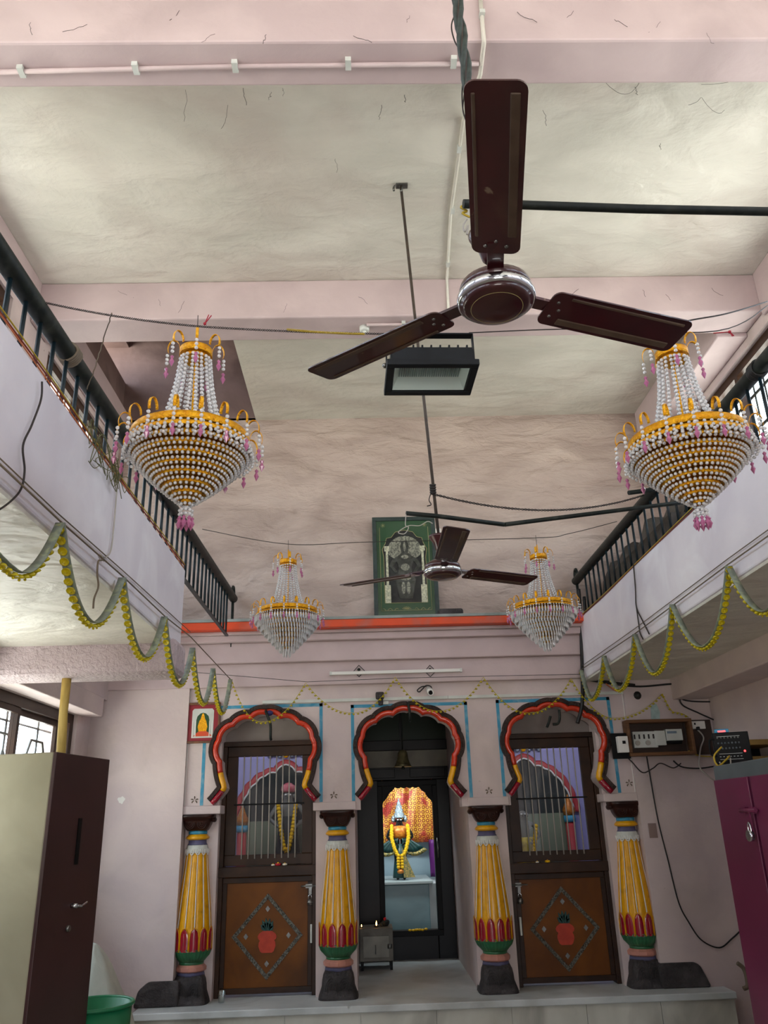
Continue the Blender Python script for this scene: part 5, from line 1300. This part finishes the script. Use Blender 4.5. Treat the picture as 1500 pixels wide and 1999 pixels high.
# ------------------------------------------------------------------ electrics on the right
EY = FY-.036
def rect(p, q, y, d, name, mm, par, bevel=.003):
    a, b = at(*p, Y=y), at(*q, Y=y); x0_, x1_ = sorted((a.x, b.x)); z0_, z1_ = sorted((a.z, b.z))
    return MB().box(x0_, x1_, y-d, y, z0_, z1_).obj(name, mm, par, bevel=bevel)
t = thing('meter_box', 'open brown wooden box holding switches and the electricity meter', 'electrical box', tuple(at(1285, 1480, Y=EY)))
a, b = at(1226, 1478, Y=EY), at(1338, 1405, Y=EY); x0_, x1_, z0_, z1_ = a.x, b.x, a.z, b.z; dd = .11; fw = .025
rect((1226, 1478), (1338, 1405), EY, .01, 'back_board', m_flex, t)
f = MB(); f.fxz(x0_-.01, x1_+.01, EY-dd, EY, z0_, z1_, fw); f.obj('box_frame', m_boxw, t, bevel=.004)
sb = rect((1237, 1461), (1279, 1428), EY-.01, .035, 'switch_board', m_white2, t)
a, b = at(1237, 1461, Y=EY-.045), at(1279, 1428, Y=EY-.045)
for i in range(5):
    x = a.x+.022+i*(b.x-a.x-.04)/4; MB().box(x-.006, x+.006, EY-.05, EY-.045, b.z-.055, b.z-.02).obj('switch', m_stone, sb)
for i in range(2):
    x = a.x+.04+i*.085; MB().tube([(x, EY-.055, a.z+.04), (x, EY-.045, a.z+.04)], .020, 14).obj('socket', m_cablew, sb)
rect((1279, 1456), (1295, 1427), EY-.01, .04, 'fuse_holder', m_white2, t)
mt = rect((1299, 1447), (1327, 1424), EY-.01, .05, 'meter', m_white2, t); rect((1303, 1432), (1321, 1427), EY-.06, .003, 'display', mat('grey green lcd', '#6f7f8f', .3), mt, 0); rect((1300, 1453), (1328, 1447), EY-.01, .045, 'terminal_cover', m_black, t)
t = thing('isolator_switch', 'white circuit breaker on a black board beside the meter box', 'switch', tuple(at(1214, 1470, Y=EY-.06)))
rect((1197, 1482), (1225, 1431), EY-.06, .015, 'board', m_black, t); br_ = rect((1206, 1470), (1222, 1438), EY-.075, .05, 'breaker', m_white, t); rect((1216, 1452), (1221, 1446), EY-.125, .008, 'lever', m_black, br_, 0)
t = thing('socket_board', 'brown board with a white socket right of the meter box', 'electrical board', tuple(at(1365, 1470, Y=EY-.0)))
rect((1342, 1474), (1385, 1405), EY, .02, 'board', m_flex, t); s_ = rect((1346, 1424), (1374, 1408), EY-.02, .025, 'socket', m_white, t); rect((1360, 1426), (1364, 1419), EY-.045, .03, 'plug', m_cable, t)
rect((1356, 1415), (1358, 1411), EY-.045, .003, 'rocker', m_black, s_, 0)
K = lambda pts, y: [at(*q, Y=y) for q in pts]
cable('white_cable', 'white and black cable from the socket down to the cupboard', K(((1362, 1424), (1374, 1440), (1368, 1462), (1366, 1495), (1380, 1512), (1398, 1526)), EY-.06), .006, m_cablew)
cable('black_cable', 'dark cable looping from the breaker across the wall to the cupboard', K(((1217, 1470), (1235, 1488), (1255, 1508), (1275, 1500), (1290, 1490), (1315, 1499), (1330, 1490)), EY-.04), .005, m_wire)
cable('black_cable', 'black cable from below the meter to the cupboard top', K(((1315, 1485), (1332, 1497), (1365, 1500), (1395, 1496)), EY-.04), .006, m_cable)
cable('long_black_cable', 'long black cable hanging in a curve down the right wall', K(((1262, 1470), (1268, 1505), (1285, 1600), (1305, 1680), (1325, 1760), (1345, 1800), (1370, 1835), (1405, 1850), (1430, 1832), (1448, 1815)), EY-.012), .0055, m_cable)
cable('black_cable', 'black cable sagging across the wall above the meter box', K(((1328, 1350), (1335, 1366), (1380, 1370), (1415, 1366), (1430, 1350), (1450, 1335), (1500, 1318)), EY-.02), .006, m_cable)
cable('black_cable', 'black cable running down the wall to the amplifier', K(((1328, 1352), (1332, 1375), (1365, 1392), (1400, 1408), (1418, 1420)), EY-.03), .006, m_cable)
for k, (mm, pts, rr, lab) in enumerate(((m_cable, ((1130, 1150), (1134, 1200), (1136, 1260), (1138, 1330), (1137, 1375), (1128, 1412)), .016, 'thick black conduit bundle dropping from the right rail end to the arch'),
        (m_cable, ((1141, 1165), (1146, 1230), (1156, 1310), (1180, 1330), (1240, 1338)), .014, 'black conduit bending right under the right balcony'),
        (m_cablep, ((1148, 1190), (1140, 1230), (1150, 1280), (1180, 1330), (1205, 1350)), .006, 'orange cable down the far end of the right balcony'))):
    cable('conduit_drop', lab, [at(*q, Y=6.62 if q[1] < 1320 else FY-.06) for q in pts], rr, mm)
cable('wall_cable', 'dark cable pinned along the top of the right back wall', K(((1150, 1328), (1240, 1340), (1320, 1335), (1410, 1338), (1440, 1336)), EY-.02), .008, m_cable)
cable('yellow_cable', 'yellow green cable trailing behind the amplifier', K(((1345, 1466), (1365, 1475), (1390, 1477)), EY-.03), .005, m_cabley)
for i in range(1):
    m = MB(); p = at(1244, 1358, Y=FY-.02); m.ball((p.x, FY-.03, p.z), .035, 8, 6); tag(m.obj('cable_knot', m_cable), 'ball of black cable at the right end of the trunking', 'cable')
p = at(1280, 1390, Y=EY-.01); m = MB(); m.plate([(p.x-.04, p.z-.06), (p.x+.03, p.z-.06), (p.x+.04, p.z), (p.x+.02, p.z+.07), (p.x-.03, p.z+.05)], EY-.004, EY)
tag(m.obj('torn_poster', m_ribb), 'torn pale green paper stuck on the wall above the meter box', 'paper')
t = thing('slot_shade_plate', 'small flat plate coloured like a shaded slot on the wall right of the rightmost pillar', 'wall plate', tuple(at(1275, 1622, Y=EY))); rect((1269, 1636), (1281, 1607), EY, .004, 'plate', mat('slot shade brown', '#8a756e', .6), t)  # slot drawn as a flat plate, its shade put in as darker wall colour
cable('steel_pipe_bend', 'rusty bent pipe low on the wall beside the platform end', K(((1440, 1880), (1452, 1890), (1458, 1905), (1460, 1925), (1452, 1930)), EY-.05), .016, m_cord, 'pipe')

# ------------------------------------------------------------------ furniture
# left wardrobe: cream side, chocolate door facing the hall
WZ = 2.0
A_ = at(105, 1468, Z=WZ); B_ = at(209, 1483, Z=WZ); dv = (B_-A_); dv.z = 0; dl = dv.length; dv.normalize(); sd = Vector((-dv.y, dv.x, 0))
wr = thing('steel_wardrobe', 'tall steel wardrobe with cream side and chocolate brown door at left', 'wardrobe', (A_.x, A_.y, 0))
cN = A_+dv*dl/2+sd*.31; cN.z = WZ/2+.03
MB().obox(cN, dv, sd, (0, 0, 1), dl/2, .31, WZ/2-.03).obj('carcass', m_cream, wr, bevel=.006)
dc = A_+dv*dl/2-sd*.008; dc.z = WZ/2+.03
dr_ = MB().obox(dc, dv, sd, (0, 0, 1), dl/2, .010, WZ/2-.03).obj('door', m_choc, wr, bevel=.004)
hp = A_+dv*dl*.52-sd*.03; hp.z = at(150, 1768, Y=(A_+dv*dl*.5).y).z
h = MB(); h.tube([hp+sd*.02, hp-sd*.02], .011, 10); h.tube(smooth_path([hp-sd*.02, hp-sd*.025+dv*.03+Vector((0, 0, -.004)), hp-sd*.022+dv*.06, hp-sd*.022+dv*.095+Vector((0, 0, .008))], 4), .006, 8); h.obj('handle', m_chrome, dr_)
lk = hp+Vector((0, 0, -.10))-dv*.02; MB().tube([lk+sd*.02, lk-sd*.008+sd*.005], .014, 14).obj('keyhole', m_steel, dr_)
MB().obox(A_+dv*dl*.52-sd*.02+Vector((0, 0, -.42)), dv, sd, (0, 0, 1), .016, .004, .11).obj('pull_recess', m_black, dr_)
# bamboo pole behind
tag(MB().tube([at(131, 1318, Y=4.62), at(124, 1390, Y=4.66), at(121, 1440, Y=4.68), at(116, 1520, Y=4.72), (at(116, 1520, Y=4.72).x-.01, 4.85, 1.0), (-1.72, 4.9, 0)], [.026, .024, .026, .025, .025, .026], 12).obj('bamboo_pole', m_bamboo), 'yellow bamboo pole standing behind the wardrobe under the balcony beam', 'pole')
# right cupboard
KZ = 1.86; A_ = at(1392, 1496, Z=KZ); B_ = at(1500, 1478, Z=KZ); dv = (B_-A_); dv.z = 0; dv.normalize(); sd = Vector((-dv.y, dv.x, 0)); Lc = .90
kp = thing('steel_cupboard', 'plum double door steel cupboard with grey frame at the right edge', 'cupboard', (A_.x, A_.y, 0))
if sd.x < 0: sd = -sd
c_ = A_+dv*Lc/2+sd*.24; c_.z = KZ/2
MB().obox(c_, dv, sd, (0, 0, 1), Lc/2, .24, KZ/2).obj('carcass', m_greym, kp, bevel=.006)
for i in (0, 1):
    q = A_+dv*(Lc*(.25+.5*i))-sd*.006; q.z = KZ/2-.02
    dr_ = MB().obox(q, dv, sd, (0, 0, 1), Lc/4-.018 if i else Lc/4-.012, .008, KZ/2-.055).obj('door', m_plum, kp, bevel=.003)
    if i == 0:
        q = A_+dv*(Lc*.47)-sd*.03
        q.z = at(1465, 1582, Y=q.y).z; qq = q.copy()
        m = MB(); m.tube([q-dv*.09, q+dv*.09], .010, 8); m.obox(q-dv*.04+sd*.01, dv, sd, (0, 0, 1), .012, .012, .016); m.obox(q+dv*.05+sd*.01, dv, sd, (0, 0, 1), .012, .012, .016); m.obox(q+dv*.01+Vector((0, 0, -.05)), dv, sd, (0, 0, 1), .008, .003, .05); m.obj('hasp', m_plum, dr_)
    else:
        q = A_+dv*(Lc*.56)-sd*.02; q.z = at(1492, 1773, Y=q.y).z
        MB().tube([q+sd*.02, q-sd*.02, q-sd*.022+dv*.07], .008, 8).obj('handle', m_chrome, dr_)
pk = thing('padlock', 'round steel padlock hanging from the plum cupboard hasp', 'padlock', tuple(qq+Vector((0, 0, -.11))))
q = qq+dv*.01-sd*.012; m = MB(); m.tube([q+Vector((0, 0, -.115))+sd*.008, q+Vector((0, 0, -.115))-sd*.014], .026, 18); m.obj('lock_body', m_chrome, pk)
MB().tube(smooth_path([q+Vector((0, 0, -.10))-dv*.014, q+Vector((0, 0, -.07))-dv*.014, q+Vector((0, 0, -.055)), q+Vector((0, 0, -.07))+dv*.014, q+Vector((0, 0, -.10))+dv*.014], 4), .004, 8).obj('shackle', m_chrome, pk)
# amplifier on the cupboard
AX = Vector((.93, -.36, 0)).normalized(); AN = Vector((-.36, -.93, 0)).normalized()
ac = Vector((A_.x+.135, A_.y+.02, KZ+.095)); am = thing('mixer_amplifier', 'small black mixer amplifier standing on the plum cupboard', 'amplifier', (ac.x, ac.y, KZ)); U3 = Vector((0, 0, 1))
MB().obox(ac-AN*.06, AX, AN, U3, .095, .085, .085).obj('case', m_speak, am, bevel=.004)
fc = ac+AN*.026; MB().obox(fc, AX, AN, U3, .085, .003, .078).obj('front_panel', m_black, am)
for j in range(4):
    for i in range(7):
        if j == 3: MB().obox(fc+AX*(-.068+.018*i)+U3*(-.045)+AN*.005, AX, AN, U3, .004, .003, .0015).obj('button', m_white2, am)
        else: MB().ball(fc+AX*(-.068+.018*i)+U3*(.055-.028*j)+AN*.005, .0055, 8, 5).obj('knob', m_steel if j == 0 else m_greym, am)
for dz in (.063, -.03, -.06): MB().obox(fc+AX*-.012+U3*dz+AN*.004, AX, AN, U3, .060, .001, .001).obj('printed_line', m_white2, am)
MB().ball(fc+AX*.062+U3*(-.02)+AN*.005, .006, 8, 6).obj('indicator', m_ledr, am)
hd = MB(); hd.tube(smooth_path([fc-AX*.085+U3*.05, fc-AX*.112+U3*.045, fc-AX*.115+U3*-.03, fc-AX*.085+U3*-.04], 4), .005, 8); hd.obj('side_handle', m_speak, am)
fc2 = ac+U3*.095+AX*-.04; us = thing('usb_player', 'tiny blue plastic player with red light on top of the amplifier', 'music player', tuple(fc2-U3*.01))
MB().obox(fc2, AX, AN, U3, .038, .02, .010).obj('shell', m_ledb, us, bevel=.003); MB().obox(fc2+AN*.021-U3*.003, AX, AN, U3, .02, .002, .004).obj('display', m_ledr, us)
cable('yellow_cable', 'short yellow cable loop hanging over the cupboard front', [A_+Vector((.06, -.02, .10)), A_+Vector((.0, -.04, .05)), A_+Vector((.01, -.05, .0)), A_+Vector((.06, -.05, .03)), A_+Vector((.09, -.03, .05))], .005, m_cabley)
cable('white_cable', 'thin pale cable loop in front of the cupboard top', [A_+Vector((.03, -.03, .02)), A_+Vector((.04, -.06, -.03)), A_+Vector((.07, -.06, -.02)), A_+Vector((.09, -.04, .04))], .004, m_cablew)
# ochre shelf behind the cupboard
a, b = at(1447, 1484, Y=5.6), at(1560, 1432, Y=5.6); sh = thing('ochre_shelf_unit', 'ochre wooden shelf unit behind the plum cupboard', 'shelf', (a.x, 5.6, 0))
xx0 = a.x; xx1 = XE-.005; zt_ = b.z
MB().box(xx0, xx1, 5.6, 6.0, 0, .04).box(xx0, xx1, 5.98, 6.0, 0, zt_).box(xx0, xx0+.02, 5.6, 6, 0, zt_-.10).obj('back', m_black, sh)
for z in (zt_-.03, zt_-.14, zt_-.5, zt_-1.0): MB().box(xx0, xx1, 5.6, 5.98, z-.035, z).obj('shelf_board', m_ochre, sh)
# sack and tub
sk = MB(); sx_, sy_ = -1.76, 5.72
sk.lathe([(.015, .97), (.06, .93), (.13, .84), (.19, .72), (.24, .58), (.26, .40), (.25, .2), (.2, .0)], 32, (sx_, sy_, 0), fn=lambda r, z, a: r*(1+.07*math.sin(a*3+z*6)+.04*math.sin(a*8-z*9)+(.22*max(0, math.cos(a)) if z < .7 else 0)))
tag(sk.obj('white_sack', m_sack, sub=1), 'bulging white woven sack beside the wardrobe', 'sack')
rx_ = at(258, 1958, Y=5.0); tr_ = .20; tx_ = rx_.x-tr_; tz_ = rx_.z
tb = thing('plastic_bin', 'tall green plastic bin in front of the white sack', 'bin', (tx_, 5.0, 0))
MB().lathe([(tr_*.75, 0), (tr_*.8, .02), (tr_*.98, tz_), (tr_*.93, tz_), (tr_*.76, .03), (0, .02)], 36, (tx_, 5.0, 0)).obj('bin_wall', m_tub, tb)
MB().tube([(tx_+tr_*math.cos(a), 5.0+tr_*math.sin(a), tz_) for a in [2*PI*i/40 for i in range(40)]], .010, 8, closed=True).obj('rim', m_tub, tb)

# ------------------------------------------------------------------ cobweb threads
cw = MB()
def web(p, ln, dx, n=7):
    pts = [Vector(p)]; q = Vector(p)
    for i in range(n):
        q = q+Vector((dx*ln/n+random.uniform(-.008, .008), random.uniform(-.006, .006), -ln/n*random.uniform(.4, 1.3))); pts.append(q.copy())
    cw.tube(pts, random.uniform(.0006, .0014), 4)
for px, py, ln in ((362, 175, .28), (445, 205, .22), (475, 172, .12), (552, 172, .06), (655, 310, .14), (745, 205, .10), (790, 185, .08), (1240, 170, .08), (1060, 215, .12), (530, 180, .08), (1290, 280, .06)):
    web(at(px, py, Z=CZ-.004), ln, random.uniform(-.1, .1))
for px in (60, 170, 350, 420, 520, 690, 800, 1010, 1120, 1200, 1290, 1380):
    web(at(px, random.uniform(20, 70), Y=y1-.006), .07, random.uniform(-1.5, 1.5), 5)
for px in (230, 310, 360, 560, 700, 1010, 1080, 1130, 1210, 1255, 1300, 1390):
    web(at(px, random.uniform(560, 600), Y=4.66), .09, random.uniform(-1.2, 1.2), 5)
def arcweb(a, b, sag):
    a, b = Vector(a), Vector(b); cw.tube([a.lerp(b, i/10)+Vector((random.uniform(-.003, .003), 0, -sag*4*(i/10)*(1-i/10))) for i in range(11)], .0011, 4)
arcweb(at(1183, 160, Z=CZ-.004), at(1250, 158, Z=CZ-.004), .09); arcweb(at(1345, 205, Z=CZ-.01), at(1370, 190, Z=CZ-.02), .01); arcweb(at(1370, 190, Z=CZ-.02), at(1415, 215, Z=CZ-.02), .06); arcweb(at(1370, 165, Z=CZ-.004), at(1445, 155, Z=CZ-.004), .01)
o = cw.obj('cobweb_threads', m_wire); tag(o, 'dark cobweb threads hanging from the ceiling and beams', 'cobwebs'); o['kind'] = 'stuff'
